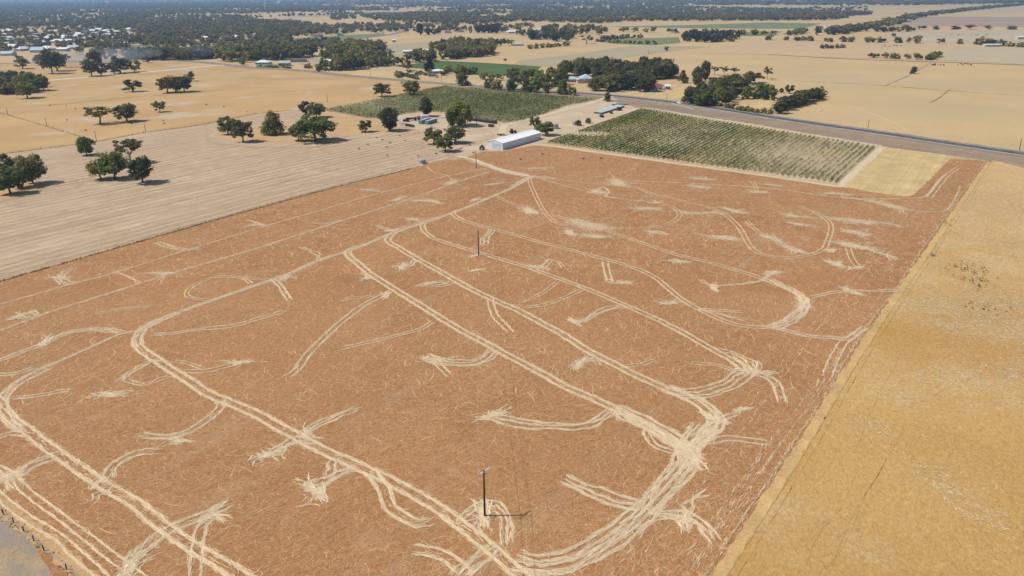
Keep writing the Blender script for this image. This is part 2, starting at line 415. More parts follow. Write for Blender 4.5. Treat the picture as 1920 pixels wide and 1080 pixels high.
for i, (nm, pg, m) in enumerate(FARG): field(nm, pg, .08 + .01 * i, m, .4, 6)

# roads
road_r = smooth([G(*p) for p in [(1075, 174), (1160, 181), (1235, 189), (1285, 195), (1320, 200), (1360, 206), (1440, 219), (1540, 234), (1640, 248), (1740, 263), (1840, 277.5), (1925, 289.5), (2050, 307)]], 5)
road_l = smooth([G(*p) for p in [(-80, 119), (0, 119), (100, 116.5), (200, 113.5), (300, 112.5), (375, 116), (437, 123), (480, 127.5), (530, 130), (580, 133), (630, 139.5), (705, 146), (780, 152.5), (850, 158), (930, 163.5), (1000, 169), (1075, 174)]], 6)
strip('road_shoulder', road_r, -6.0, 6.5, .10, m_gravel, .4)
strip('road', road_r, -3.6, 3.6, .14, m_asph, .05)
strip('gravel_edge', road_r, 4.2, 8.5, .12, m_oldroad, .5)
strip('road_shoulder', road_l, -9, 7, .10, m_verge, 1.0)
strip('road', road_l, -3.6, 3.6, .14, m_oldroad, .1)
for a in (-.1, ):
    i0 = 0
    segs = MB()
    L = 0
    for i in range(0, len(road_r) - 1, 2):
        p0, p1 = road_r[i], road_r[i] + (road_r[i + 1] - road_r[i]) * .8
        t = (p1 - p0) / np.hypot(*(p1 - p0)); nn = np.array([-t[1], t[0]]) * .07
        segs.add([(*(p0 - nn), .15), (*(p1 - nn), .15), (*(p1 + nn), .15), (*(p0 + nn), .15)], [(0, 1, 2, 3)])
    o = segs.build('road_marking', m_white); o['kind'] = 'structure'
def rd(name, pts, w, m, z=.11, jit=.3):
    return strip(name, smooth([G(*p) for p in pts], 5), -w / 2, w / 2, z, m, jit)
rd('dirt_road', [(-60, 163), (0, 158), (92, 150.5), (162, 145), (300, 133), (412, 122.5), (437, 122)], 7.5, simple('pale_gravel', A(.62, .58, .52), .95, .08, .3))
rd('distant_road', [(640, 76.5), (700, 69), (730, 65), (752, 60), (762, 56), (758, 53)], 14, m_oldroad, .4)
rd('dirt_road', [(1175, 171), (1250, 172), (1150, 176)], 3, m_tracksand, .12)
rd('farm_track', [(1150, 181), (1128, 186), (1100, 196), (1060, 206), (1000, 222), (955, 232), (944, 240), (942, 250), (938, 262)], 5, m_tracksand, .12)
rd('farm_track', [(1085, 174), (1120, 178), (1145, 184), (1152, 188)], 5, m_gravel, .13)
rd('farm_track', [(1000, 271), (1040, 275), (1120, 286), (1300, 311), (1450, 332), (1572, 350), (1578, 347), (1592, 334), (1656, 275)], 3.6, m_tracksand, .075)
rd('farm_track', [(1034, 268), (1100, 243), (1160, 221), (1204, 203), (1300, 217), (1500, 249), (1655, 274)], 3.2, m_tracksand, .076)
rd('farm_track', [(860, 293), (890, 300), (915, 310), (950, 322), (990, 330)], 3.5, m_tracksand, .13, .5)
rd('farm_track', [(762, 150), (880, 160), (900, 157), (908, 155)], 3, m_tracksand, .12)
rd('farm_track', [(1300, 205), (1260, 193), (1310, 194)], 3, m_gravel, .13)
for pts in ([(1585, 196), (1620, 207), (1650, 219), (1680, 233), (1694, 241), (1697, 249)], [(1585, 197), (1552, 199), (1534, 206), (1545, 213), (1600, 219)], [(1697, 247), (1780, 253), (1860, 262), (1925, 270)]):
    rd('farm_track', pts, 1.4, ground_mat('worn_grass', A(.56, .43, .26), .08), .06, .3)
rd('distant_track', [(1440, 67), (1460, 63), (1480, 60)], 10, m_tracksand, .5)
rd('distant_track', [(1440, 102), (1600, 111), (1752, 116), (1920, 122)], 8, m_pink, .5)

# edge strip between the russet and the golden crop
edge = smooth([G(*p) for p in [(1856.5, 302.5), (1850, 311), (1760, 443), (1640, 617), (1500, 845), (1350, 1080), (1300, 1162)]], 2)
strip('edge_path', edge, -1.2, .8, .058, ground_mat('edge_straw', A(.54, .355, .15), .14, fine=1.4, big=8, bump=.5), .22)
for off, w, mm in ((-1.6, .2, m_darkline), (1.0, .16, m_goldline), (2.3, .1, m_goldline)):
    strip('wheel_mark', edge, off - w / 2, off + w / 2, .066, mm, .07)
# dark weedy line along the fence of the stubble
ledge = smooth([G(*p) for p in [(-60, 546), (0, 528), (250, 456.5), (480, 391.5), (640, 348.5), (770, 317)]], 1.5)
strip('weed_line', ledge, -.2, .55, .07, m_darkline, .16)
ufence = smooth([G(*p) for p in [(-60, 299), (0, 289.5), (180, 265.5), (270, 249), (372, 235), (480, 213.5), (545, 207)]], 3)
strip('weed_line', ufence, -.5, .5, .07, m_darkline, .2)
lfence = smooth([G(*p) for p in [(0, 212), (40, 223), (90, 238), (150, 256)]], 3)
strip('weed_line', lfence, -.4, .4, .07, m_darkline, .2)
bledge = smooth([G(*p) for p in [(-60, 902), (0, 960), (60, 1012), (125, 1070), (170, 1110)]], 1.0)
strip('ochre_strip', bledge, -.2, 2.6, .062, m_ochre, .35)
for pts in ([(1660, 161), (1700, 143), (1745, 118)], [(1440, 150), (1600, 157), (1660, 161), (1780, 170), (1920, 180)], [(1744, 192), (1760, 184), (1779, 169)], [(-20, 204), (120, 195), (240, 183), (330, 177), (420, 168)], [(480, 150), (560, 148), (640, 144)]):
    strip('weed_line', smooth([G(*p) for p in pts], 5), -.5, .5, .2, simple('thin_weeds', A(.30, .22, .12), .95, .2), .3)

# ---------------------------------------------------------------- flattened straw tracks
SV, SQ = [], []; SN = [0]
def strands(c, ang, ln, wid, z, bend):
    """append curved strands: arrays of centre, angle, length, width, height, bend"""
    n = len(c); k = 4
    t = np.linspace(-.5, .5, k + 1)
    s = t[None, :] * ln[:, None]
    a = ang[:, None] + bend[:, None] * t[None, :] * 2
    dx = np.zeros((n, k + 1)); dy = np.zeros((n, k + 1))
    st = ln[:, None] / k
    dx[:, 1:] = np.cumsum(np.cos(a[:, 1:]) * st, 1); dy[:, 1:] = np.cumsum(np.sin(a[:, 1:]) * st, 1)
    dx -= dx.mean(1, keepdims=True); dy -= dy.mean(1, keepdims=True)
    wv = wid[:, None] * np.array([.25, .9, 1, .8, .12])[None, :] * .5
    X, Y = c[:, 0:1] + dx, c[:, 1:2] + dy
    nx, ny = -np.sin(a), np.cos(a)
    V = np.zeros((n, 2 * (k + 1), 3))
    V[:, :k + 1, 0] = X + nx * wv; V[:, :k + 1, 1] = Y + ny * wv
    V[:, k + 1:, 0] = X - nx * wv; V[:, k + 1:, 1] = Y - ny * wv
    V[:, :, 2] = z[:, None]
    i = np.arange(k); q = np.stack([i + k + 1, i + k + 2, i + 1, i], 1)
    Q = q[None] + (np.arange(n) * 2 * (k + 1))[:, None, None] + SN[0]
    SV.append(V.reshape(-1, 3)); SQ.append(Q.reshape(-1, 4)); SN[0] += n * 2 * (k + 1)
def flush(name, m, label, cat='straw'):
    V = np.concatenate(SV); Q = np.concatenate(SQ); SV.clear(); SQ.clear(); SN[0] = 0
    o = mesh_quads(name, V, Q, m); tag(o, label, cat, kind='stuff'); return o

BASE_RUTS = []
def rut(P, w, dens=1.0, length=3.2, z0=.09):
    """one wheel rut: strands laid along a polyline of world points"""
    seg = np.hypot(*np.diff(P, axis=0).T); L = seg.sum()
    if dens >= .7:
        Pb = resample(P, .45); nb = len(Pb)
        if nb > 4:
            sm = lambda a: np.convolve(np.concatenate([a[:1], a, a[-1:]]), [.25, .5, .25], 'valid')
            tap = np.minimum(1, np.minimum(np.arange(nb), np.arange(nb)[::-1]) / 5.0)
            w_ = w * .86; hw = w_ * .5 * (sm(rng.uniform(.45, 1.15, nb)) + .25 * np.sin(np.arange(nb) * .21 + rng.uniform(0, 6))) * tap
            hw2 = w_ * .5 * sm(rng.uniform(.45, 1.25, nb)) * tap
            a_, b_ = offset(Pb, hw), offset(Pb, -hw2); V = np.zeros((2 * nb, 3)); V[:nb, :2] = a_; V[nb:, :2] = b_; V[:, 2] = .066 + .00008 * (len(BASE_RUTS) % 280)
            BASE_RUTS.append(V)
    n = max(4, int(L * w * 11 * dens))
    s = rng.uniform(0, L, n); cs = np.concatenate([[0], np.cumsum(seg)])
    i = np.clip(np.searchsorted(cs, s) - 1, 0, len(seg) - 1); u = (s - cs[i]) / np.maximum(seg[i], 1e-6)
    p = P[i] + (P[i + 1] - P[i]) * u[:, None]; t = P[i + 1] - P[i]; ang = np.arctan2(t[:, 1], t[:, 0])
    off = rng.normal(0, w * .33, n)
    p = p + np.stack([-np.sin(ang), np.cos(ang)], 1) * off[:, None]
    spread = rng.normal(0, .10, n) + np.where(rng.random(n) < .07, rng.normal(0, .5, n), 0)
    strands(p, ang + spread, rng.uniform(.4, 1.1, n) * length * .8, rng.uniform(.04, .12, n), z0 + rng.uniform(0, .05, n), rng.normal(0, .22, n))
def wobble(P, amp):
    n = len(P); e = np.cumsum(rng.normal(0, 1, n)); e -= np.linspace(e[0], e[-1], n); e = e / (np.abs(e).max() + 1e-6) * amp
    return offset(P, e)
def track(pts, kind='d', w=.75, gap=2.3, dens=1.0):
    P = smooth([G(*p) for p in pts], 1.6)
    if len(P) < 3: P = resample(P, .8)
    if kind == 'd':
        for sg in (-1, 1): rut(wobble(offset(P, sg * gap * .43), .10), w, dens)
        if w >= .65: rut(P, w * .8, .16, 2.4)
    elif kind == 's':
        rut(wobble(P, .3), w, dens)
    else:
        nr = int(kind)
        for j in range(nr):
            rut(wobble(offset(P, (j - (nr - 1) / 2) * gap), gap * .5), w, dens)
def burst(x, y, r, elong=1.0, ang=None, n=None, rays=None):
    """patch where straw was flattened by turning wheels: a ragged core and short curved arms"""
    c = G(x, y); ang = rng.uniform(0, math.pi) if ang is None else ang + rng.normal(0, .2)
    el = max(elong, 1.35); r = r * .72
    if y > 470: r *= .72; el = max(el, 1.9)
    n = int(30 * r * r * .5 + 20)
    u = rng.normal(0, .5, n) * r * el; v = rng.normal(0, .30, n) * r + .25 * r * np.sin(u / r * 1.6 + x)
    px = c[0] + u * math.cos(ang) - v * math.sin(ang); py = c[1] + u * math.sin(ang) + v * math.cos(ang)
    strands(np.stack([px, py], 1), ang + rng.normal(0, .42, n) + v / r * .5, rng.uniform(.8, 2.8, n), rng.uniform(.08, .24, n), .1 + rng.uniform(0, .08, n), rng.normal(0, .5, n))
    ca, sa = math.cos(ang), math.sin(ang)
    for k_ in range(int(3 + r * .6)):
        t = rng.normal(0, .55) + (math.pi if rng.random() < .5 else 0) + ang; L = r * rng.uniform(.8, 1.6) * el ** .6; b = rng.normal(0, .7)
        st = c + rng.normal(0, .30, 2) * r
        for gp in ((-.6, .6) if rng.random() < .5 else (0,)):
            P = np.array([st + L * s_ * np.array([math.cos(t + b * s_), math.sin(t + b * s_)]) for s_ in np.linspace(0, 1, 7)])
            rut(wobble(offset(P, gp), .15), rng.uniform(.25, .55), .9, 2.0)
    for k_ in range(int(2 + r * .5)):
        o_ = rng.normal(0, .22) * r; L = r * el * rng.uniform(.5, .9)
        P = np.array([c + s_ * L * np.array([ca, sa]) + (o_ + .2 * r * math.sin(s_ * 2 + k_)) * np.array([-sa, ca]) for s_ in np.linspace(-1, 1, 8)])
        rut(P, rng.uniform(.4, .9), .9, 2.2)

# main haul lines
track([(-60, 588), (0, 571), (133, 533), (213, 512), (347, 470), (500, 423), (600, 395), (657, 377), (720, 360), (770, 347), (840, 330), (913, 316)], 's', .8)
track([(-60, 641), (0, 620), (110, 580), (213, 548), (320, 513), (400, 490), (500, 460), (617, 422), (707, 393), (790, 366), (853, 343), (893, 330), (917, 322)], 'd', .5, 1.0)
track([(993, 333), (965, 350), (927, 367), (890, 383), (853, 398), (820, 410), (790, 420), (757, 431), (730, 440), (683, 460), (640, 475), (600, 488), (533, 517), (467, 540), (400, 563), (333, 587), (287, 607), (262, 622)], 'd', .9, 1.2, 1.2)
track([(330, 588), (287, 607), (265, 622), (258, 640), (265, 655), (283, 668), (312, 688), (350, 712), (390, 738), (435, 757), (480, 776), (517, 797), (565, 823), (600, 842), (660, 869), (692, 884), (755, 914), (830, 959), (880, 997), (930, 1037), (960, 1064), (995, 1095)], 'd', .82, 2.35, 1.15)
track([(300, 598), (272, 612), (256, 628), (254, 645), (262, 653)], '3', .5, 1.0)
track([(262, 620), (225, 627), (175, 650), (125, 672), (75, 692), (40, 710), (20, 725), (8, 745)], 's', 1.1)
track([(90, 690), (40, 715), (15, 735), (4, 752), (12, 775), (30, 793), (50, 806), (75, 826), (112, 853), (145, 876), (175, 897), (200, 913), (250, 941), (300, 982), (350, 1018), (400, 1048), (450, 1078), (500, 1110)], 'd', .82, 2.35, 1.1)
track([(-20, 745), (4, 765), (20, 790), (40, 805)], '3', .5, 1.2)
track([(790, 418), (755, 428), (735, 440), (728, 452), (750, 466), (773, 480), (827, 510), (880, 540), (927, 563), (973, 583), (1023, 610), (1055, 627), (1100, 656), (1160, 687), (1210, 712), (1260, 733), (1297, 749), (1325, 770), (1337, 787), (1332, 805), (1315, 825), (1292, 845)], 'd', .8, 2.3, 1.2)
track([(1250, 728), (1290, 742), (1325, 760), (1345, 780), (1340, 800), (1310, 825)], '3', .6, 1.6)
track([(683, 458), (655, 470), (655, 480), (672, 495), (693, 513), (740, 543), (800, 580), (853, 613), (903, 640), (960, 671), (1010, 697), (1060, 725), (1110, 747), (1160, 770), (1210, 796), (1245, 815), (1275, 835)], 'd', .85, 2.2, 1.2)
track([(1150, 768), (1200, 790), (1240, 812), (1275, 832), (1290, 850)], '4', .9, 1.3, 1.2)
track([(1320, 800), (1300, 825), (1287, 850), (1275, 878), (1245, 915), (1218, 945), (1180, 981), (1155, 1002), (1122, 1025), (1090, 1043), (1060, 1055), (1010, 1062), (970, 1052)], '5', .75, 1.1, 1.15)
track([(1350, 790), (1320, 820), (1296, 850), (1280, 880)], '3', .8, 1.2)
track([(820, 408), (795, 418), (794, 430), (805, 442), (820, 450), (887, 471), (940, 487), (987, 501), (1040, 520), (1097, 541), (1173, 573), (1233, 600), (1280, 624), (1335, 655), (1370, 675), (1392, 690), (1410, 698), (1435, 706), (1455, 720), (1467, 755)], 'd', .65, 2.0, 1.1)
track([(1370, 668), (1400, 690), (1385, 708), (1360, 725), (1322, 736), (1280, 738), (1245, 728)], '4', .6, 1.2, 1.1)
track([(1350, 657), (1385, 666), (1410, 680), (1415, 695)], '2', .5, 1.5)
track([(900, 382), (868, 392), (850, 400), (867, 413), (913, 427), (973, 443), (1007, 453), (1073, 470), (1140, 488), (1190, 503), (1227, 520), (1253, 541), (1280, 563), (1330, 590), (1380, 609), (1440, 614), (1480, 600), (1505, 583), (1510, 567), (1487, 547), (1430, 523), (1380, 507), (1330, 492), (1273, 479), (1207, 457), (1133, 431), (1073, 414), (1035, 403)], 'd', .55, 1.9, 1.05)
track([(1440, 524), (1487, 545), (1508, 565), (1507, 580), (1480, 600), (1450, 615)], '3', .8, 1.6, 1.2)
track([(1430, 612), (1463, 617), (1513, 630), (1563, 634), (1590, 636), (1620, 615)], 'd', .7, 1.6, 1.1)
track([(1592, 634), (1580, 645), (1560, 682), (1552, 705)], 'd', .4, 2.4)
track([(993, 333), (995, 345), (1007, 373), (1023, 400), (1043, 417), (1073, 424), (1123, 428), (1207, 428), (1250, 421), (1273, 407), (1268, 393), (1247, 383)], 'd', .4, 1.9)
track([(870, 299), (913, 311), (950, 322), (985, 330), (1007, 330), (1073, 340), (1140, 347), (1190, 352), (1223, 363), (1280, 377), (1333, 390), (1367, 408), (1390, 433), (1403, 457), (1420, 473), (1453, 482), (1497, 482), (1540, 470), (1552, 452), (1558, 423), (1543, 407), (1520, 395), (1493, 385)], 'd', .42, 1.8, .9)
track([(885, 302), (913, 311), (950, 322), (990, 331), (1040, 335)], '4', .8, 1.1)
track([(1000, 329), (985, 336), (960, 350)], '3', .7, 1.1)
track([(1150, 344), (1187, 340), (1280, 343), (1413, 351), (1480, 358), (1547, 368), (1620, 373), (1700, 372), (1733, 369), (1747, 357), (1760, 340), (1773, 328)], 's', 1.0, dens=.9)
track([(1005, 333), (1073, 352), (1113, 362), (1157, 372), (1215, 378)], 's', .8, dens=.8)
track([(1600, 372), (1660, 385), (1710, 395), (1760, 397), (1780, 388), (1800, 350)], 's', .8, dens=.6)
track([(1742, 372), (1755, 355), (1775, 330), (1795, 315)], 'd', .4, 2.2)
# ragged edge of the russet crop, beside the golden one
for off, w, dn in ((-2.2, .5, .4), (-3.4, .3, .2), (-12, .6, .14), (-14.2, .5, .12), (-8.5, .3, .1)):
    rut(wobble(offset(edge[4:], off), .8), w, dn, 2.6)
track([(1625, 612), (1590, 655), (1510, 760), (1440, 850), (1360, 960), (1275, 1075)], 'd', .5, 2.2, .18)
track([(1435, 830), (1400, 905), (1330, 1010)], 's', .6, dens=.2)
SIDE = [
 ('2', .5, .9, [(463, 413), (480, 417), (492, 423), (500, 425)]), ('3', .6, .9, [(293, 455), (320, 463), (345, 469), (375, 466)]),
 ('3', .6, 1.1, [(130, 505), (117, 515), (112, 523), (122, 530), (138, 532)]), ('2', .4, 1, [(33, 585), (45, 596), (60, 597), (68, 590), (60, 583)]),
 ('2', .4, 1.2, [(213, 511), (233, 515), (248, 523), (260, 531)]), ('2', .4, 1, [(253, 514), (290, 512), (333, 511)]), ('2', .35, 1.6, [(311, 513), (305, 523), (297, 533)]),
 ('d', .4, 1.6, [(397, 520), (430, 519), (467, 523), (507, 524)]), ('d', .4, 1.4, [(448, 521), (462, 525), (470, 532)]),
 ('d', .34, 1.4, [(397, 521), (370, 532), (352, 545), (350, 555), (365, 560), (393, 563)]), ('d', .6, 1.6, [(510, 523), (524, 535), (534, 550), (543, 563)]),
 ('2', .5, 1.2, [(563, 463), (585, 471), (597, 480), (597, 490)]), ('2', .5, .8, [(583, 418), (617, 419), (640, 413)]),
 ('d', .4, 1.5, [(185, 588), (233, 578), (283, 575)]), ('3', .7, .9, [(-20, 678), (0, 675), (45, 658), (85, 643), (110, 630), (135, 622), (170, 618), (200, 619), (227, 624)]),
 ('2', .6, 1.2, [(285, 629), (330, 625), (380, 617), (443, 610), (490, 597), (533, 583)]), ('d', .6, 2.0, [(735, 545), (713, 556), (680, 574), (640, 604), (615, 627), (600, 642), (582, 660), (568, 677), (558, 693), (542, 705)]),
 ('d', .35, 1.6, [(640, 563), (675, 558), (710, 555)]), ('d', .45, 1.5, [(640, 654), (692, 642), (742, 630), (792, 616), (812, 602)]),
 ('d', .55, 2.0, [(920, 560), (922, 578), (930, 595), (945, 610), (957, 623)]), ('d', .4, 1.6, [(957, 574), (1007, 574), (1050, 562), (1092, 543)]), ('d', .35, 1.6, [(973, 567), (1015, 551), (1047, 527)]),
 ('3', .6, 1.1, [(907, 460), (910, 448), (918, 438), (922, 431)]), ('3', .5, .9, [(990, 500), (1015, 502), (1023, 494), (1033, 487)]), ('d', .3, 1.3, [(1035, 488), (1048, 492), (1057, 503)]),
 ('d', .6, 2.0, [(1135, 491), (1138, 510), (1143, 527)]), ('3', .5, .9, [(1138, 524), (1150, 529), (1167, 530)]), ('3', .6, 1.1, [(1070, 603), (1095, 602), (1115, 590), (1140, 579), (1173, 574)]),
 ('3', .5, 1.0, [(733, 501), (765, 500), (780, 488)]), ('3', .45, .9, [(805, 537), (830, 535), (847, 529)]), ('2', .5, 1.2, [(683, 513), (687, 525), (672, 528)]),
 ('3', .5, .9, [(225, 715), (240, 703), (255, 692), (285, 677), (305, 676)]), ('d', .4, 1.3, [(240, 715), (270, 721), (300, 712), (330, 700)]), ('d', .5, 1.8, [(345, 697), (385, 696), (420, 688), (450, 680)]),
 ('d', .3, 1.2, [(325, 677), (355, 682), (382, 692)]), ('d', .6, 1.4, [(20, 746), (50, 745), (80, 741), (110, 735), (130, 733)]), ('2', .4, 1, [(175, 737), (205, 741), (237, 742)]),
 ('d', .7, 1.9, [(414, 750), (412, 766), (395, 782), (370, 800), (337, 816), (300, 820), (265, 816)]), ('d', .6, 1.6, [(-20, 703), (0, 703), (35, 700), (62, 690)]),
 ('d', .7, 2.0, [(203, 898), (208, 880), (225, 865), (250, 853), (270, 848), (295, 847)]), ('d', .5, 1.8, [(-10, 825), (20, 813), (55, 816)]),
 ('3', .7, 1.2, [(-20, 875), (0, 883), (25, 890), (50, 876), (75, 864), (105, 855)]), ('3', .7, 1.0, [(15, 888), (20, 905), (27, 918)]),
 ('d', .42, 1.7, [(30, 893), (36, 908), (60, 930), (100, 960), (162, 1007), (200, 1037), (235, 1062), (270, 1090)]), ('d', .42, 1.7, [(-20, 912), (0, 932), (50, 972), (105, 1005), (145, 1040), (190, 1080), (215, 1110)]),
 ('d', .7, 2.3, [(240, 1052), (275, 1026), (307, 1000), (350, 980), (392, 964), (430, 945)]), ('2', .7, 1.4, [(390, 962), (410, 966), (428, 975)]), ('d', .6, 2.0, [(366, 1090), (368, 1050), (372, 1015), (378, 990), (395, 970)]),
 ('2', .4, 1.4, [(172, 942), (186, 930), (202, 916)]), ('2', .6, 1.6, [(630, 860), (628, 880), (618, 893)]), ('3', .7, 1.1, [(575, 914), (600, 908), (620, 898), (645, 885), (668, 879)]),
 ('2', .6, 1.5, [(606, 935), (606, 918), (612, 905)]), ('3', .6, 1.1, [(492, 846), (510, 850), (535, 836), (560, 826), (600, 828)]), ('3', .6, 1.0, [(570, 812), (610, 792), (640, 778), (670, 766)]),
 ('d', .7, 2.3, [(692, 884), (708, 900), (722, 922), (732, 950), (750, 965), (782, 982), (812, 978)]), ('d', .7, 2.4, [(780, 1030), (815, 1037), (845, 1050), (872, 1075)]), ('4', .6, 1.0, [(862, 1083), (885, 1062), (905, 1046), (930, 1030)]),
 ('2', .5, 1.0, [(868, 971), (885, 955), (905, 946), (925, 946), (943, 953), (952, 970), (956, 990), (956, 1020)]), ('s', .5, 1, [(925, 958), (938, 972), (942, 995), (941, 1022)]),
 ('3', .7, 1.2, [(915, 775), (940, 787), (960, 791), (1000, 798), (1040, 800), (1085, 800), (1115, 792), (1135, 778), (1148, 770)]),
 ('4', .6, 1.0, [(797, 668), (815, 676), (840, 680), (880, 682), (905, 674), (925, 660)]), ('d', .4, 1.6, [(815, 677), (828, 690), (842, 705)]),
 ('d', .5, 1.6, [(1350, 787), (1368, 780), (1390, 777)]), ('d', .5, 1.8, [(1325, 830), (1365, 822), (1400, 826), (1440, 831)]), ('d', .5, 1.6, [(1212, 806), (1216, 822), (1232, 838), (1268, 850)]),
 ('3', .8, 1.3, [(1062, 900), (1080, 909), (1105, 921), (1135, 931), (1165, 940), (1200, 947)]), ('3', .6, 1.1, [(1215, 955), (1240, 963), (1270, 966), (1295, 970), (1317, 985), (1328, 1000), (1340, 1013)]),
 ('2', .5, 1.4, [(1288, 966), (1288, 950), (1300, 935), (1325, 925)]), ('s', .5, 1, [(1200, 988), (1225, 975), (1262, 972), (1290, 985)]), ('d', .4, 1.6, [(1295, 858), (1310, 868), (1322, 882)]),
 ('2', .5, 1.1, [(1313, 525), (1335, 536), (1380, 534), (1420, 528), (1445, 515), (1470, 510)]), ('2', .6, 1.3, [(1523, 557), (1560, 549), (1600, 546), (1650, 547), (1693, 545)]),
 ('d', .3, 1.7, [(1410, 340), (1416, 350), (1420, 362)]), ('d', .35, 2.0, [(1590, 465), (1597, 485), (1612, 505)]), ('d', .3, 1.6, [(1115, 333), (1180, 320), (1196, 307)]), ('s', .4, 1, [(1140, 322), (1155, 337)]),
 ('2', .6, 1.0, [(1113, 362), (1130, 352), (1142, 360), (1135, 368), (1160, 372)]), ('2', .6, 1.0, [(1560, 497), (1572, 500), (1575, 490)]), ('d', .35, 1.4, [(1400, 415), (1422, 435), (1450, 450), (1470, 455)]),
 ('d', .35, 1.6, [(930, 366), (945, 376), (970, 385), (995, 388)]), ('2', .5, 1.2, [(707, 422), (722, 428), (737, 434)]), ('s', .5, 1, [(800, 312), (810, 322), (840, 331), (850, 345)]),
 ('2', .5, 1.4, [(1395, 600), (1350, 590), (1310, 580), (1390, 585)]), ('d', .35, 1.4, [(1300, 681), (1350, 686), (1375, 697)]), ('d', .3, 1.4, [(1165, 687), (1200, 684), (1230, 675)]),
]
for kd, w, gp, pts in SIDE: track(pts, kd, w, gp, 1.0)
BUR = [(993, 395, 7, 1, None), (1103, 422, 10, 1.5, -.5), (1160, 343, 9, 1.4, -.6), (1213, 392, 6, 1.5, -.6), (1123, 360, 6, 1.3, -.5), (1007, 316, 5, 2.2, .3), (960, 324, 6, 1.8, -.6), (927, 345, 4, 2, .6), (893, 375, 4, 1.4, None),
       (847, 342, 5, 2, .9), (813, 378, 4, 2, -.5), (787, 377, 4, 2, -.3), (747, 373, 4, 1.8, 1), (693, 357, 4, 2.2, -.2), (775, 412, 4, 1.6, -.3), (1117, 443, 5, 1.6, -.5), (1070, 437, 4, 1.5, None), (1233, 437, 4, 1.6, -.6), (1273, 490, 4, 1.3, None), (1257, 568, 4, 1.4, None),
       (1317, 336, 6, 1.6, -.4), (1310, 351, 6, 1.6, -.4), (1420, 361, 5, 1.8, -.3), (1448, 347, 4, 1.6, -.4), (1300, 400, 5, 2, -.6), (1380, 396, 5, 2.4, -.7), (1495, 406, 5, 2.4, -.7), (1500, 421, 4, 2, -.6), (1573, 364, 5, 2.4, -.7), (1655, 383, 8, 2.6, -.8),
       (1597, 414, 7, 2.2, -.8), (1640, 418, 5, 3, -.8), (1360, 447, 6, 1.4, -.6), (1447, 448, 5, 1.8, -.7), (1487, 467, 5, 1.8, -.8), (1603, 437, 6, 1.6, -.7), (1613, 462, 7, 1.5, -.8), (1580, 458, 5, 1.8, -.6), (1563, 495, 5, 1.4, None), (1605, 503, 4, 1.4, None), (1447, 512, 4, 1.8, None), (1600, 548, 5, 2, -.9), (1340, 540, 4, 1.8, None), (1660, 478, 4, 3, -.8),
       (1090, 680, 5, 1.2, None), (590, 920, 4.5, 1, None), (508, 850, 4, 1.2, None), (908, 962, 4.5, 1.1, None), (820, 675, 4.5, 1.2, None), (1287, 850, 5, 1.2, None), (1285, 975, 3, 1.3, None), (395, 963, 3, 1.2, None), (20, 895, 3, 1.2, None), (245, 1060, 4, 1.2, None), (210, 740, 4, 1.6, .2),
       (445, 680, 4, 1.2, None), (725, 553, 3.5, 1.2, None), (690, 522, 3, 1.3, None), (757, 500, 4, 1.4, None), (805, 532, 4, 1.3, None), (925, 755 + 25, 4, 1.2, None), (1005, 500, 3.5, 1.6, None), (335, 826, 3, 1.2, None), (533, 521, 4, 1.3, None), (85, 640, 4, 1.4, None), (40, 592, 4, 1.4, None), (112, 521, 4, 1.2, None), (307, 513, 4, 1.8, -.2),
       (1410, 697, 5, 1.3, None), (1505, 570, 5, 1.3, None), (1340, 785, 4, 1.3, None), (895, 507, 3, 1.3, None), (1560, 470, 3, 1.4, None), (1340, 400, 3, 2, -.6), (1230, 380, 3.5, 1.5, None), (1170, 530, 3, 1.4, None), (1390, 770, 2.5, 1.4, None), (1075, 603, 3, 1.3, None), (185, 905, 2, 1.2, None), (575, 812, 2.5, 1.2, None), (480, 423, 3, 1.8, .2), (735, 432, 3, 1.4, None), (890, 480, 3, 1.3, None)]
for x, y, r, e, a in BUR: burst(x, y, r, e, a)
VB, QB, nb_ = [], [], 0
for V in BASE_RUTS:
    k_ = len(V) // 2; i = np.arange(k_ - 1); QB.append(np.stack([i + k_, i + k_ + 1, i + 1, i], 1) + nb_); VB.append(V); nb_ += len(V)
tag(mesh_quads('pressed_straw', np.concatenate(VB), np.concatenate(QB), m_rutbase), 'cream wheel ruts pressed into the russet crop', 'straw', kind='stuff')
flush('flattened_straw', m_straw, 'pale flattened straw along the wheel ruts crossing the russet crop')

# loose wisps across the whole russet field
rp = [tuple(G(*p)) for p in RUSSET]
def scatter_in(poly, n, xr, yr):
    x = rng.uniform(*xr, n); y = rng.uniform(*yr, n); k_ = inpoly(x, y, poly); return np.stack([x[k_], y[k_]], 1)
def wisps(c, lnr, wr, z0, m=None):
    n = len(c)
    ang = .9 * np.sin(c[:, 0] * .02 + 1.3) + .7 * np.sin(c[:, 1] * .027) + rng.normal(0, .95, n)
    strands(c, ang, rng.uniform(*lnr, n), rng.uniform(*wr, n), z0 + rng.uniform(0, .03, n), rng.normal(0, 1.1, n))
c1 = np.concatenate([scatter_in(rp, 300000, (-180, 340), (80, 460)), scatter_in(rp, 120000, (-150, 200), (80, 210))])
near = c1[:, 1] < 230
den = .55 + .45 * np.sin(c1[:, 0] * .045 + 2 * np.sin(c1[:, 1] * .03)) * np.sin(c1[:, 1] * .06 + 1)
keep = (rng.random(len(c1)) < np.where(near, .95, .42) * (.35 + .65 * den))
c1 = c1[keep]
nr_ = c1[:, 1] < 230
wisps(c1[nr_], (.6, 2.6), (.03, .085), .07)
wisps(c1[~nr_], (1.2, 4.5), (.07, .22), .07)
c2 = c1[rng.random(len(c1)) < .012] + rng.normal(0, 1, (1, 2))
wisps(c2, (2.5, 6), (.07, .16), .075)
c5 = scatter_in(rp, 16000, (-180, 340), (150, 460)); n = len(c5)
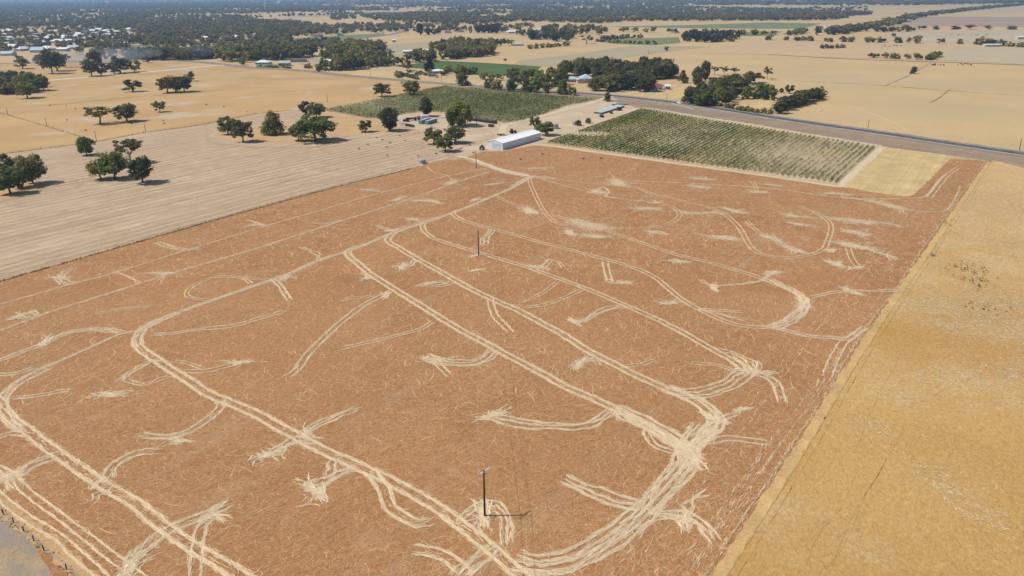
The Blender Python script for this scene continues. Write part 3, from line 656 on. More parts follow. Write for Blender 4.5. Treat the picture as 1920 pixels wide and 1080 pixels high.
strands(c5, rng.normal(1.45, .45, n), rng.uniform(2.0, 6.5, n), rng.uniform(.08, .20, n), .09 + rng.uniform(0, .02, n), rng.normal(0, .9, n))
c6 = scatter_in(rp, 9000, (-180, 340), (80, 460)); c6 = c6[np.sin((c6[:, 0] * -.823 + c6[:, 1] * .568) * .35 + .6 * np.sin(c6[:, 0] * .02)) > .55]; n = len(c6)
strands(c6, ROW + rng.normal(0, .12, n), rng.uniform(1.5, 5, n), rng.uniform(.05, .13, n), .09 + rng.uniform(0, .02, n), rng.normal(0, .3, n))
flush('loose_straw', m_wisp, 'fine straw wisps tangled all over the russet crop')

# bleached tangles in the golden field
gp_ = [tuple(G(*p)) for p in GOLD]
cl = [(1860, 560, 16), (1890, 620, 18), (1830, 590, 12), (1800, 500, 22), (1900, 460, 25), (1880, 400, 30), (1760, 570, 8), (1700, 745, 7), (1760, 700, 8), (1640, 800, 6), (1750, 890, 6), (1900, 560, 14), (1820, 370, 30), (1900, 700, 9), (1770, 610, 8), (1850, 1000 - 30, 5), (1780, 920, 4)]
pts = []
for x, y, r in cl:
    n = int((60 if y < 640 else 26) * r); c = G(x, y)
    pts.append(c + rng.normal(0, r * .6, (n, 2)) * (1 + .5 * np.sin(np.arange(n) * .7))[:, None])
c3 = np.concatenate(pts); c3 = c3[inpoly(c3[:, 0], c3[:, 1], gp_)]
n = len(c3); strands(c3, rng.normal(-.6, .8, n), rng.uniform(.6, 2.2, n), rng.uniform(.05, .20, n), .08 + rng.uniform(0, .05, n), rng.normal(0, 1, n))
flush('bleached_tangle', m_wispg, 'bleached tangles of lodged stems in the golden crop')
# hairline wheel marks in the golden crop
for pts in ([(1690, 810), (1640, 900), (1610, 960), (1590, 1010), (1545, 1078)], [(1662, 860), (1625, 925), (1600, 960), (1575, 1020), (1560, 1060)], [(1610, 880), (1590, 930), (1560, 975), (1540, 1000), (1512, 1060)], [(1700, 640), (1640, 760), (1600, 850)]):
    strip('wheel_mark', wobble(smooth([G(*p) for p in pts], 1.5), .3), -.05, .05, .062, m_goldline, .02)
# headland tracks in the stubble
def pale(pts, w=.8, kd='2', gp=1.6, dn=.6): track(pts, kd, w, gp, dn)
for pts in ([(375, 232), (392, 246), (384, 255), (397, 266), (430, 272), (500, 276), (597, 274), (650, 262), (720, 256), (790, 248)], [(537, 216), (552, 222), (558, 230), (545, 238)], [(550, 216), (570, 226), (565, 236)],
            [(870, 240), (905, 244), (925, 252), (915, 262), (880, 268), (840, 274)], [(850, 243), (900, 248), (912, 255), (895, 262)], [(800, 262), (775, 275), (775, 285), (790, 292), (810, 300)], [(830, 268), (800, 272), (788, 280), (800, 290), (820, 300)],
            [(0, 378), (60, 362), (110, 348), (160, 335), (200, 345)], [(130, 335), (150, 345), (140, 352)], [(860, 296), (840, 290), (870, 275), (905, 268)], [(640, 350), (760, 318), (850, 296)]):
    pale(pts)
# pale lines in the straw stubble itself
sp = [tuple(G(*p)) for p in [(-60, 556), (0, 527), (640, 348), (785, 312), (860, 290), (760, 262), (600, 275), (430, 276), (372, 240), (180, 270), (0, 300), (-80, 310)]]
c4 = scatter_in(sp, 26000, (-420, 60), (200, 520)); n = len(c4)
strands(c4, np.full(n, ROW) + rng.normal(0, .05, n), rng.uniform(2, 9, n), rng.uniform(.08, .22, n), .05 + rng.uniform(0, .03, n), rng.normal(0, .2, n))
flush('stubble_straw', straw_mat('stubble_straw', A(.56, .44, .30), .82, 1.15), 'pale cut straw lying along the rows of the stubble')

# ---------------------------------------------------------------- vineyards
def leafcards(c, size, up_bias=.8, spread=1.0):
    """one leafy quad per centre, random attitude"""
    n = len(c); nrm = rng.normal(0, spread, (n, 3)); nrm[:, 2] = np.abs(nrm[:, 2]) + up_bias
    nrm /= np.linalg.norm(nrm, axis=1)[:, None]
    a = np.cross(nrm, rng.normal(0, 1, (n, 3))); a /= np.linalg.norm(a, axis=1)[:, None]; b = np.cross(nrm, a)
    s = (size * rng.uniform(.6, 1.3, n))[:, None] * .5; s2 = s * rng.uniform(.5, .9, (n, 1))
    V = np.stack([c - a * s - b * s2, c + a * s - b * s2 * .7, c + a * s * .8 + b * s2, c - a * s * .9 + b * s2], 1)
    return V.reshape(-1, 3), np.arange(4 * n).reshape(-1, 4)
def vinerow(p0, p1, vig, size=.75, per=3.2):
    L = np.hypot(*(p1 - p0)); n = int(L * per); s = rng.uniform(0, 1, n)
    xy = p0 + (p1 - p0) * s[:, None]
    k_ = rng.random(n) < vig(xy)
    xy = xy[k_] + rng.normal(0, .22, (k_.sum(), 2))
    return np.concatenate([xy, rng.uniform(.4, 1.45, (len(xy), 1))], 1)
A0, B0, C0, D0 = [G(*p) for p in ((1024, 268), (1571, 344), (1643, 277), (1202, 205.5))]
nrow = 60
def vfield(xy):
    x, y = xy[:, 0], xy[:, 1]
    v = .88 + .28 * np.sin(x * .045 + 1) * np.sin(y * .04 + .5) - .55 * np.clip((x - 80) / 90, 0, 1) + .12 * np.sin(x * .9 + y * .3) * np.sin(y * 1.1 - x * .2) - .3 * np.clip((400 - y) / 60, 0, 1)
    cb = G(1105, 252); v = np.where(((x - cb[0]) / 13) ** 2 + ((y - cb[1]) / 9) ** 2 < 1, .06, v)
    for bx, by, br in ((1255, 268, 16), (1300, 297, 14), (1330, 245, 9)):
        cb = G(bx, by); v = v - .4 * np.exp(-(((x - cb[0]) / br) ** 2 + ((y - cb[1]) / br) ** 2))
    return np.clip(v, .1, 1)
postv = MB()
for i in range(nrow):
    t = (i + .5) / nrow
    p0 = A0 + (B0 - A0) * t; p1 = D0 + (C0 - D0) * t
    c = vinerow(p0, p1, vfield, .8, 16)
    V, Q = leafcards(c, .56)
    dd_ = (p1 - p0) / np.hypot(*(p1 - p0)); nn_ = np.array([-dd_[1], dd_[0]]) * .05
    V = np.concatenate([V, [(*(p0 - nn_), .9), (*(p1 - nn_), .9), (*(p1 + nn_), .9), (*(p0 + nn_), .9)]]); Q = np.concatenate([Q, [[len(V) - 4, len(V) - 3, len(V) - 2, len(V) - 1]]])
    o = mesh_quads('vine_row', V - np.array([*p0, 0]), Q, m_vine); o.location = (*p0, 0)
    tag(o, 'long green vine row in the striped vineyard beside the road', 'vine row', 'vine rows of the vineyard beside the road')
# the drier vineyard behind the yard, rows not countable
q0, q1, q2 = G(606, 207), G(1124, 187), G(833, 162)
poly2 = [tuple(G(*p)) for p in VINE2]
d = np.array([math.cos(math.radians(57)), math.sin(math.radians(57))]); nn = np.array([d[1], -d[0]])
P2 = np.array(poly2); lo, hi = (P2 @ nn).min(), (P2 @ nn).max(); al, ah = (P2 @ d).min(), (P2 @ d).max()
cs = []
for r_ in np.arange(lo, hi, 3.4):
    n = int((ah - al) * 11); s = rng.uniform(al, ah, n); xy = d[None] * s[:, None] + nn[None] * r_ + rng.normal(0, .25, (n, 2))
    v = .68 + .38 * np.sin(xy[:, 0] * .028 + 2) * np.sin(xy[:, 1] * .022) + .25 * np.sin(xy[:, 0] * .5) * np.sin(xy[:, 1] * .45) + .15 * np.sin(xy[:, 0] * .11) * np.sin(xy[:, 1] * .09)
    kk = (rng.random(n) < v) & inpoly(xy[:, 0], xy[:, 1], poly2); xy = xy[kk]
    cs.append(np.concatenate([xy, rng.uniform(.4, 1.5, (len(xy), 1))], 1))
V, Q = leafcards(np.concatenate(cs), .62)
tag(mesh_quads('vine_plants', V, Q, m_vine2), 'patchy green vines of the vineyard behind the yard', 'vines', kind='stuff')

# ---------------------------------------------------------------- trees
def crown(n_cl, per, size, shape, seed, cr=1.5):
    """clumped foliage: unit tree of height 10, crown width about 10"""
    r_ = np.random.default_rng(seed); cs = []; ns = []
    for i in range(n_cl):
        if shape == 'gum':
            th = r_.uniform(0, 2 * math.pi); v = r_.random()
            rad = (3.0 + 1.4 * r_.random()) * math.sqrt(r_.uniform(.08, 1)); z = 2.0 + 7.2 * v ** .85 * math.sqrt(max(0, 1 - (rad / 5.6) ** 2)); z = max(z, 1.5 + 1.2 * r_.random())
            rc = cr * r_.uniform(.55, 1.2); fl = .66
        elif shape == 'round':
            th = r_.uniform(0, 2 * math.pi); v = r_.uniform(-1, 1); rr = math.sqrt(1 - v * v) * r_.uniform(.6, 1)
            rad = 4.0 * rr; z = 5.4 + 3.6 * v; rc = cr * r_.uniform(.8, 1.2); fl = .85
        elif shape == 'bush':
            th = r_.uniform(0, 2 * math.pi); v = r_.random(); rad = 4.2 * math.sqrt(r_.random()) * (1 - .45 * v); z = 1.0 + 7.8 * v * (1 - (rad / 5.5) ** 2); rc = cr * r_.uniform(.8, 1.2); fl = .9
        elif shape == 'cone':
            v = r_.random() ** 1.2; th = r_.uniform(0, 2 * math.pi); rad = 3.9 * (1 - v) ** .7 * math.sqrt(r_.uniform(.3, 1)); z = 1.4 + 8.0 * v; rc = cr * (1.15 - .6 * v); fl = .9
        elif shape == 'sparse':
            th = r_.uniform(0, 2 * math.pi); rad = 4.6 * math.sqrt(r_.random()); z = 5 + 4.2 * r_.random(); rc = cr * .8; fl = .55
        c0 = np.array([rad * math.cos(th), rad * math.sin(th), z])
        p_ = r_.normal(0, 1, (per, 3)); p_ /= np.linalg.norm(p_, axis=1)[:, None]
        out = p_.copy(); p_ = p_ * (r_.uniform(.55, 1.05, (per, 1)) * rc); p_[:, 2] *= fl
        cs.append(c0 + p_); ns.append(out * .9 + r_.normal(0, .45, (per, 3)) + np.array([0, 0, .55]))
    c = np.concatenate(cs); nr = np.concatenate(ns); nr /= np.linalg.norm(nr, axis=1)[:, None]
    n = len(c); a = np.cross(nr, r_.normal(0, 1, (n, 3))); a /= np.linalg.norm(a, axis=1)[:, None]; b = np.cross(nr, a)
    s = (size * r_.uniform(.6, 1.3, n))[:, None] * .5; s2 = s * r_.uniform(.5, .9, (n, 1))
    V = np.stack([c - a * s - b * s2 * .6, c + a * s * .7 - b * s2, c + a * s + b * s2 * .7, c - a * s * .8 + b * s2], 1).reshape(-1, 3)
    # centre the crown on the trunk, fit the unit size
    V[:, 2] = np.maximum(V[:, 2], .15)
    V[:, 2] *= 10 / np.percentile(V[:, 2], 99.6); w = np.percentile(np.abs(V[:, :2]), 99); V[:, :2] *= 5 / w
    return V, np.arange(4 * n).reshape(-1, 4)
def trunk_mb(shape, seed):
    r_ = random.Random(seed); t = MB()
    fork = {'gum': 2.4, 'round': 2.2, 'sparse': 3.4, 'bush': 1.2, 'cone': 8.5}[shape]
    lean = (r_.uniform(-.4, .4), r_.uniform(-.4, .4))
    base = [(0, 0, -.2), (lean[0] * .4, lean[1] * .4, fork * .5), (lean[0], lean[1], fork)]
    t.tube(base, [.48, .36, .28] if shape != 'cone' else [.4, .25, .08], 7)
    if shape in ('gum', 'round', 'sparse', 'bush'):
        for i in range(6):
            th = i * 2 * math.pi / 6 + r_.uniform(-.4, .4); L = r_.uniform(2.6, 4.0) * (.6 if shape in ('bush',) else 1); zt = r_.uniform(6.2, 8.6) if shape != 'bush' else r_.uniform(3, 6)
            p1 = (lean[0] + math.cos(th) * L * .45, lean[1] + math.sin(th) * L * .45, fork + (zt - fork) * .45)
            p2 = (lean[0] + math.cos(th) * L, lean[1] + math.sin(th) * L, zt)
            t.tube([base[2], p1, p2], [.24, .15, .05], 5)
    return t
PROTO = {}
def proto(shape, lod, seed):
    key = (shape, lod, seed)
    if key in PROTO: return PROTO[key]
    nc, per, size = {'near': (58, 44, .66), 'mid': (26, 20, 1.25), 'far': (14, 9, 2.1)}[lod]
    if shape == 'sparse': nc = int(nc * .55)
    if shape in ('cone', 'bush', 'round'): nc = int(nc * 1.15)
    V, Q = crown(nc, per, size, shape, seed * 7 + 1)
    PROTO[key] = (V, Q); return PROTO[key]
TM = {}
def crown_mesh(shape, lod, seed, m):
    key = (shape, lod, seed, m.name)
    if key not in TM:
        V, Q = proto(shape, lod, seed); o = mesh_quads('crown', V, Q, m); TM[key] = o.data
        bpy.data.objects.remove(o)
    return TM[key]
def trunk_mesh(shape, seed, m):
    key = ('t', shape, seed, m.name)
    if key not in TM:
        o = trunk_mb(shape, seed).build('trunk', m, smooth=True); TM[key] = o.data; bpy.data.objects.remove(o)
    return TM[key]
LEAF = {'gum': m_gum, 'dark': m_dark, 'conif': m_conif, 'lime': m_lime, 'vivid': m_vivid, 'grey': m_grey_leaf, 'brown': m_brown_leaf, 'farleaf': m_farleaf}
TREES = []   # (x, y, h, w, shape, leaf, label, group, name, appsize)
def T(px, py, hpx, wpx, shape='gum', leaf='gum', label=None, group=None, name='gum_tree'):
    g = G(px, py); mp = MPP(px, py); h = hpx * mp / .93; w = wpx * mp
    TREES.append([g[0], g[1], h, w, shape, leaf, label, group, name, hpx * 1e3 if label and not group else hpx])
# ---- trees one can point at
NEAR = [
 (20, 363, 46, 50, 'gum', 'vivid', 'bushy dark gum at the left edge, nearest of its clump'), (62, 345, 50, 46, 'gum', 'gum', 'gum with a bare leaning trunk on the right of the left edge clump'),
 (12, 338, 44, 44, 'gum', 'dark', 'gum half hidden behind the bushy one at the left edge'), (40, 352, 40, 40, 'gum', 'gum', 'gum in the middle of the left edge clump'),
 (163, 291, 32, 32, 'round', 'vivid', 'small round gum alone at the back edge of the stubble'), (245, 305, 40, 50, 'sparse', 'gum', 'open branched gum with pale limbs behind the clump of four'),
 (190, 336, 36, 42, 'gum', 'gum', 'leftmost gum of the clump of four in the stubble'), (215, 335, 46, 50, 'gum', 'vivid', 'fullest green gum in the middle of the clump of four'), (268, 343, 46, 44, 'gum', 'dark', 'dark gum on the right of the clump of four'),
 (188, 232, 30, 48, 'sparse', 'gum', 'wide umbrella gum, left of the pair on the golden pasture'), (238, 228, 31, 42, 'gum', 'gum', 'gum right of the pair on the golden pasture'), (300, 210, 19, 24, 'gum', 'gum', 'small gum on the golden pasture right of the pair'),
 (428, 252, 30, 34, 'gum', 'gum', 'thin gum at the left tip of the ochre paddock'), (456, 266, 38, 38, 'gum', 'dark', 'dark gum with a dead branch beside the ochre paddock'), (513, 252, 39, 42, 'bush', 'gum', 'dense haystack shaped gum on the ochre paddock'),
 (560, 264, 30, 34, 'gum', 'vivid', 'smaller gum leaning on the huge one by the stubble'), (592, 264, 43, 70, 'gum', 'vivid', 'huge broad crowned gum at the edge of the stubble'),
 (573, 214, 22, 26, 'round', 'dark', 'dark gum, left of the pair beside the dry vineyard'), (594, 220, 25, 34, 'gum', 'gum', 'rounded gum, right of the pair beside the dry vineyard'), (685, 247, 20, 28, 'gum', 'gum', 'small low gum alone on the ochre paddock'),
 (731, 245, 40, 36, 'round', 'dark', 'tall dark gum left of the yard machinery'), (799, 218, 33, 26, 'round', 'dark', 'dark upright gum behind the white box in the yard'), (862, 236, 42, 48, 'round', 'vivid', 'tall bright green tree in the farm yard'), (848, 238, 32, 22, 'round', 'dark', 'dark narrow tree in front of the bright green one'),
 (813, 270, 29, 34, 'gum', 'gum', 'left gum of the three before the white shed'), (853, 268, 30, 40, 'gum', 'gum', 'back right gum of the three before the white shed'), (835, 284, 29, 36, 'gum', 'vivid', 'nearest gum of the three before the white shed'),
 (1003, 243, 22, 24, 'gum', 'gum', 'gum behind the far end of the white shed'), (1023, 254, 24, 34, 'gum', 'vivid', 'gum touching the far corner of the white shed'),
 (52, 184, 28, 34, 'gum', 'gum', 'gum standing in front of the wood on the left'), (250, 172, 21, 32, 'gum', 'dark', 'round gum alone on the pasture left of the clump of three'),
 (314, 174, 27, 36, 'gum', 'gum', 'left gum of the clump of three on the pasture'), (330, 173, 28, 34, 'gum', 'gum', 'middle gum of the clump of three on the pasture'), (346, 172, 27, 32, 'gum', 'dark', 'right gum of the clump of three on the pasture'), (360, 152, 17, 15, 'gum', 'gum', 'thin sapling beyond the clump of three'),
 (716, 181, 23, 32, 'gum', 'gum', 'round gum, left of the pair above the dry vineyard'), (770, 178, 24, 32, 'gum', 'gum', 'round gum, right of the pair above the dry vineyard'),
 (43, 129, 22, 27, 'gum', 'gum', 'gum left of the dirt road near the town'), (73, 122, 18, 20, 'gum', 'gum', 'small gum between the two larger ones near the town'), (98, 138, 42, 34, 'gum', 'dark', 'tall gum near the dirt road below the town'), (108, 133, 34, 32, 'gum', 'gum', 'leaning gum right behind the tall one below the town'), (123, 126, 22, 24, 'sparse', 'grey', 'thin grey gum in the smoke below the town'),
 (172, 143, 30, 30, 'gum', 'gum', 'left end gum of the row at the dirt road'), (190, 142, 22, 24, 'gum', 'grey', 'second gum of the row at the dirt road'), (214, 139, 20, 26, 'gum', 'grey', 'third gum of the row at the dirt road'), (226, 137, 28, 34, 'gum', 'gum', 'broad gum near the right end of the row at the dirt road'), (253, 135, 20, 24, 'gum', 'gum', 'right end gum of the row at the dirt road'),
 (180, 128, 30, 26, 'gum', 'grey', 'hazy gum behind the row at the dirt road'), (187, 119, 30, 28, 'gum', 'gum', 'tall gum behind the hazy one towards the town'), (213, 110, 20, 22, 'gum', 'gum', 'gum at the roadside below the town'), (150, 102, 13, 19, 'gum', 'gum', 'gum alone on the bare paddock below the town'), (455, 122, 12, 14, 'round', 'vivid', 'small round tree by the road junction'), (278, 118, 11, 14, 'gum', 'grey', 'small grey gum at the roadside bend'),
 (866, 160, 22, 30, 'bush', 'lime', 'pale willow like bush at the corner of the dry vineyard'), (917, 165, 19, 20, 'bush', 'lime', 'small pale bush right of the corner bush'),
 (1139, 190, 16, 14, 'bush', 'lime', 'small pale tree at the farm gate'), (805, 134, 24, 22, 'cone', 'conif', 'dark conifer beside the white roofed house'), (764, 132, 18, 18, 'gum', 'gum', 'round gum left of the white roofed house'),
 (1063, 78, 13, 13, 'round', 'vivid', 'small green tree before the dark wood'), (1100, 82, 14, 24, 'sparse', 'grey', 'grey thin gum at the corner of the far field'), (948, 119, 9, 7, 'sparse', 'brown', 'bare brown tree at the green vineyard edge'), (1307, 163, 34, 20, 'round', 'dark', 'dark tall tree left of the roadside wood'), (1322, 152, 34, 18, 'round', 'dark', 'tallest columnar tree of the roadside wood'), (1280, 156, 22, 20, 'cone', 'dark', 'conical dark tree alone beside the grass'),
 (1357, 142, 16, 20, 'sparse', 'gum', 'open gum behind the roadside wood'), (1378, 140, 12, 18, 'sparse', 'grey', 'thin grey gum behind the roadside wood'), (1340, 141, 15, 16, 'sparse', 'gum', 'slender gum left of the open one'), (1675, 70, 7, 9, 'gum', 'dark', 'lone bush in the far right field'), (1713, 138, 12, 15, 'bush', 'dark', 'dark bush on the fence line of the right field'), (1480, 175, 14, 18, 'gum', 'dark', 'dark gum beyond the roadside windbreak'), (1465, 174, 8, 10, 'bush', 'gum', 'low bush beside the dark gum beyond the windbreak'), (1494, 180, 10, 12, 'round', 'gum', 'small round tree behind the windbreak'),
 (1249, 96, 8, 9, 'gum', 'dark', 'small dark tree in the olive pasture'), (788, 66, 20, 13, 'round', 'conif', 'black green tree in the far row'),
 (1085, 236, 10, 13, 'gum', 'gum', 'small gum beside the water tank'), (1103, 231, 9, 13, 'bush', 'gum', 'small bush second from the water tank'),
 (1128, 220, 6, 9, 'bush', 'grey', 'low grey bush along the crate row'), (1145, 213, 5, 9, 'bush', 'gum', 'low green bush at the end of the crate row'), (1160, 207, 6, 13, 'bush', 'brown', 'low brown bush beside the crates'), (1449, 189, 7, 8, 'bush', 'vivid', 'small round bush in the opening of the roadside wood'),
]
for t in NEAR: T(*t[:6], label=t[6], name={'conif': 'conifer', 'lime': 'willow'}.get(t[5], 'gum_tree') if t[4] != 'bush' or t[5] == 'gum' else ('willow' if t[5] == 'lime' else 'bush'))
# ---- woods and rows: polygon, count, height px at reference, shape mix, leaf mix, label, group
def zone(poly, n, hm, wm, shapes, leaves, label, group, name='tree', mind=.38):
    xs = [p[0] for p in poly]; ys = [p[1] for p in poly]; got = []; tries = 0
    while len(got) < n and tries < n * 60:
        tries += 1
        x, y = random.uniform(min(xs), max(xs)), random.uniform(min(ys), max(ys))
        if not inpoly([x], [y], poly)[0]: continue
        g = G(x, y); h = random.uniform(*hm); w = random.uniform(*wm)
        if any((g[0] - q[0]) ** 2 + (g[1] - q[1]) ** 2 < (mind * (w + q[2])/2) ** 2 for q in got): continue
        got.append((g[0], g[1], w))
        TREES.append([g[0], g[1], h, w, random.choice(shapes), random.choice(leaves), label, group, name, h / Dp(x, y) * FOC])
def along(pts, sp, hm, wm, shapes, leaves, label, group, name='tree', jit=1.0):
    P = resample([G(*p) for p in pts], sp)
    for g in P:
        g = g + rng.normal(0, jit, 2); h = random.uniform(*hm); w = random.uniform(*wm)
        TREES.append([g[0], g[1], h, w, random.choice(shapes), random.choice(leaves), label, group, name, h / depth_of(g[0], g[1]) * FOC])
zone([(1025, 152), (1060, 138), (1120, 132), (1262, 135), (1268, 146), (1230, 150), (1180, 152), (1110, 150), (1050, 150)], 62, (12, 17), (11, 16), ['gum', 'round'], ['dark', 'gum', 'dark'], 'dark tree in the wood behind the big farmhouse', 'trees of the wood behind the farmhouse')
zone([(1110, 172), (1140, 158), (1215, 156), (1230, 170), (1200, 175), (1130, 173)], 28, (10, 15), (11, 16), ['gum', 'round'], ['dark', 'gum'], 'dark tree between the big farmhouse and the road', 'trees between the farmhouse and road')
along([(940, 168), (965, 171), (985, 171), (1010, 172), (1030, 174), (1050, 176), (1068, 178)], 9, (9, 13), (10, 13), ['bush', 'bush'], ['lime', 'lime', 'vivid'], 'pale willow like tree in the row behind the dry vineyard', 'pale trees in a row behind the dry vineyard', 'willow', 2.5)
zone([(1000, 166), (1010, 150), (1055, 148), (1062, 165)], 10, (9, 13), (11, 15), ['bush', 'round'], ['vivid', 'lime', 'gum'], 'green tree left of the big farmhouse', 'green trees left of the farmhouse')
zone([(955, 158), (960, 142), (1005, 145), (1000, 160)], 9, (9, 13), (10, 15), ['round', 'gum'], ['dark'], 'dark tree left of the small pale house', 'dark trees left of the small house')
zone([(1288, 193), (1300, 178), (1345, 168), (1380, 170), (1400, 175), (1385, 188), (1350, 200), (1310, 199)], 46, (8, 13), (8, 12), ['round', 'bush', 'gum'], ['dark', 'vivid', 'gum', 'dark'], 'dense green tree of the roadside wood', 'trees of the roadside wood')
zone([(1395, 184), (1408, 175), (1446, 175), (1448, 186), (1415, 190)], 10, (8, 11), (8, 11), ['round', 'bush'], ['dark', 'vivid'], 'green tree at the right end of the roadside wood', 'trees at the end of the roadside wood')
zone([(1350, 165), (1385, 158), (1420, 150), (1440, 146), (1440, 152), (1400, 160), (1395, 170), (1370, 172)], 18, (9, 13), (9, 13), ['gum', 'round', 'sparse'], ['dark', 'gum'], 'dark tree along the back of the roadside wood', 'trees along the back of the roadside wood')
zone([(1325, 160), (1390, 150), (1400, 155), (1345, 164)], 9, (7, 10), (7, 11), ['sparse', 'gum'], ['gum', 'grey'], 'open gum in the clearing behind the roadside wood', 'open gums behind the roadside wood')
along([(1306, 192), (1330, 197), (1360, 201), (1390, 207), (1420, 211), (1443, 214)], 4.2, (3, 4.3), (5, 6.5), ['bush'], ['vivid', 'gum'], 'clipped bush of the roadside hedge', 'bushes of the roadside hedge', 'bush', .5)
along([(1452, 212), (1470, 206), (1490, 199), (1510, 192), (1530, 186), (1542, 182)], 7.5, (8, 10.5), (10, 13), ['bush', 'round'], ['dark', 'gum'], 'dense tree of the windbreak ending at the road', 'trees of the roadside windbreak', 'tree', 1.6)
zone([(830, 112), (850, 104), (925, 98), (921, 104), (870, 110), (840, 112)], 52, (12, 16), (13, 18), ['gum', 'round'], ['dark', 'gum'], 'dark tree of the wood above the green vineyard', 'trees of the wood above the green vineyard')
zone([(805, 98), (812, 90), (850, 82), (900, 84), (960, 84), (955, 87), (900, 92), (850, 98)], 50, (11, 16), (13, 18), ['gum', 'round'], ['dark', 'gum'], 'tree of the upper wood above the green vineyard', 'trees of the upper wood')
zone([(600, 128), (640, 118), (700, 118), (760, 122), (745, 126), (700, 128), (640, 133), (605, 134)], 48, (9, 15), (11, 16), ['gum', 'round'], ['gum', 'dark'], 'tree of the row between the road and the farmsteads', 'trees between the road and farmsteads')
zone([(600, 113), (620, 102), (700, 108), (740, 115), (700, 118), (640, 118)], 42, (10, 15), (12, 17), ['gum', 'round'], ['gum', 'dark'], 'tree around the small farmsteads by the left road', 'trees around the farmsteads')
zone([(765, 117), (780, 106), (810, 106), (823, 114), (800, 118)], 22, (10, 14), (12, 16), ['gum', 'round'], ['dark', 'gum'], 'tree of the clump left of the dark wood', 'trees of the clump left of the wood')
zone([(235, 107), (300, 104), (480, 104), (592, 104), (560, 112), (480, 114), (420, 108), (360, 113), (300, 114), (240, 112)], 170, (12, 17), (13, 19), ['gum', 'round'], ['dark', 'gum', 'dark'], 'tree of the long wood along the left road', 'trees of the long wood by the left road')
zone([(410, 116), (425, 100), (480, 98), (480, 118)], 34, (12, 17), (13, 19), ['gum', 'round'], ['dark', 'gum'], 'tree of the long wood along the left road', 'trees of the long wood by the left road')
zone([(-30, 180), (-30, 158), (20, 152), (60, 157), (92, 170), (60, 174), (20, 178)], 46, (10, 14), (11, 15), ['gum', 'round'], ['dark', 'gum', 'vivid'], 'dark gum of the wood at the left edge', 'gums of the wood at the left edge', 'gum_tree')
zone([(620, 97), (680, 90), (722, 94), (720, 98), (680, 100), (620, 100)], 34, (10, 14), (12, 16), ['gum', 'round'], ['gum', 'dark'], 'tree of the row above the farmsteads', 'trees of the row above the farmsteads')
zone([(1275, 79), (1290, 70), (1340, 66), (1387, 74), (1380, 78), (1330, 80)], 50, (14, 19), (12, 16), ['round', 'cone'], ['conif', 'dark'], 'black green tree of the square plantation', 'trees of the square plantation')
zone([(988, 74), (1000, 70), (1065, 70), (1082, 72), (1040, 78)], 28, (13, 18), (14, 18), ['round'], ['conif', 'dark'], 'black green tree of the far clump', 'trees of the far clump')
zone([(1010, 60), (1040, 56), (1125, 58), (1128, 68), (1085, 70), (1030, 64)], 34, (14, 20), (15, 20), ['round', 'gum'], ['dark', 'gum'], 'dark tree of the clump behind the far field', 'trees behind the far field')
zone([(890, 63), (895, 58), (935, 57), (936, 63)], 16, (16, 20), (14, 18), ['round'], ['conif'], 'black green tree in the far square clump', 'trees of the far square clump')
zone([(800, 66), (805, 62), (828, 63), (826, 66)], 4, (12, 16), (14, 18), ['round'], ['conif', 'dark'], 'dark tree beside the far house', 'dark trees beside the far house')
along([(1120, 78), (1150, 80), (1190, 82), (1227, 83)], 9, (5, 7), (10, 13), ['bush'], ['vivid', 'gum'], 'rounded bush in the orchard hedge', 'bushes of the orchard hedge', 'bush', 2)
along([(1130, 76), (1150, 74), (1175, 72), (1200, 71)], 12, (7, 10), (12, 16), ['bush'], ['gum', 'dark'], 'dark bush along the back of the orchard', 'bushes behind the orchard', 'bush', 2)
along([(992, 92), (1010, 91), (1030, 89), (1050, 87), (1065, 85)], 14, (6, 9), (9, 14), ['bush'], ['lime', 'gum'], 'pale bush on the edge of the far field', 'pale bushes at the far field edge', 'bush', 3)
along([(1440, 75), (1500, 76), (1560, 78), (1620, 79), (1700, 81)], 12, (7, 11), (10, 16), ['gum', 'bush'], ['dark', 'gum'], 'tree of the long line across the right fields', 'trees of the line across the right fields', 'tree', 5)
along([(1715, 81), (1760, 82), (1810, 83)], 45, (7, 14), (10, 18), ['gum', 'bush'], ['dark', 'gum'], 'scattered tree beyond the long line', 'scattered trees of the right fields', 'tree', 5)
along([(1832, 84), (1850, 84), (1874, 86)], 14, (10, 14), (16, 20), ['bush'], ['dark'], 'dark tree of the block by the pale shed', 'trees of the dark block', 'tree', 4)
along([(1890, 87), (1930, 89), (1980, 90)], 15, (7, 10), (14, 18), ['bush'], ['dark', 'gum'], 'dark tree at the far right edge', 'trees at the far right edge', 'tree', 3)
along([(1540, 91), (1560, 91), (1578, 90)], 8, (6, 8), (9, 12), ['bush'], ['dark'], 'dark bush of the short row in the right field', 'bushes of the short row', 'bush', 2)
along([(1630, 108), (1660, 109), (1700, 111), (1740, 113), (1758, 106)], 8, (6, 8.5), (9, 13), ['bush', 'gum'], ['dark', 'gum'], 'tree of the curved row in the right field', 'trees of the curved row', 'tree', 2)
along([(1700, 55), (1760, 55), (1850, 55), (1930, 55)], 34, (8, 12), (20, 28), ['bush', 'gum'], ['brown', 'dark', 'gum'], 'tree of the far line at the ploughed field', 'trees of the far line', 'tree', 6)
along([(1540, 63), (1600, 58), (1660, 48), (1700, 38), (1730, 30), (1800, 22), (1870, 14), (1960, 6)], 20, (12, 17), (20, 28), ['gum', 'round'], ['dark', 'gum'], 'dark tree of the shelterbelt running to the horizon', 'trees of the shelterbelt', 'tree', 10)
along([(1545, 66), (1580, 64), (1610, 58), (1660, 60), (1710, 60)], 11, (9, 14), (14, 20), ['gum', 'round'], ['dark', 'conif'], 'dark tree around the far right farmstead', 'trees around the far right farmstead', 'tree', 9)
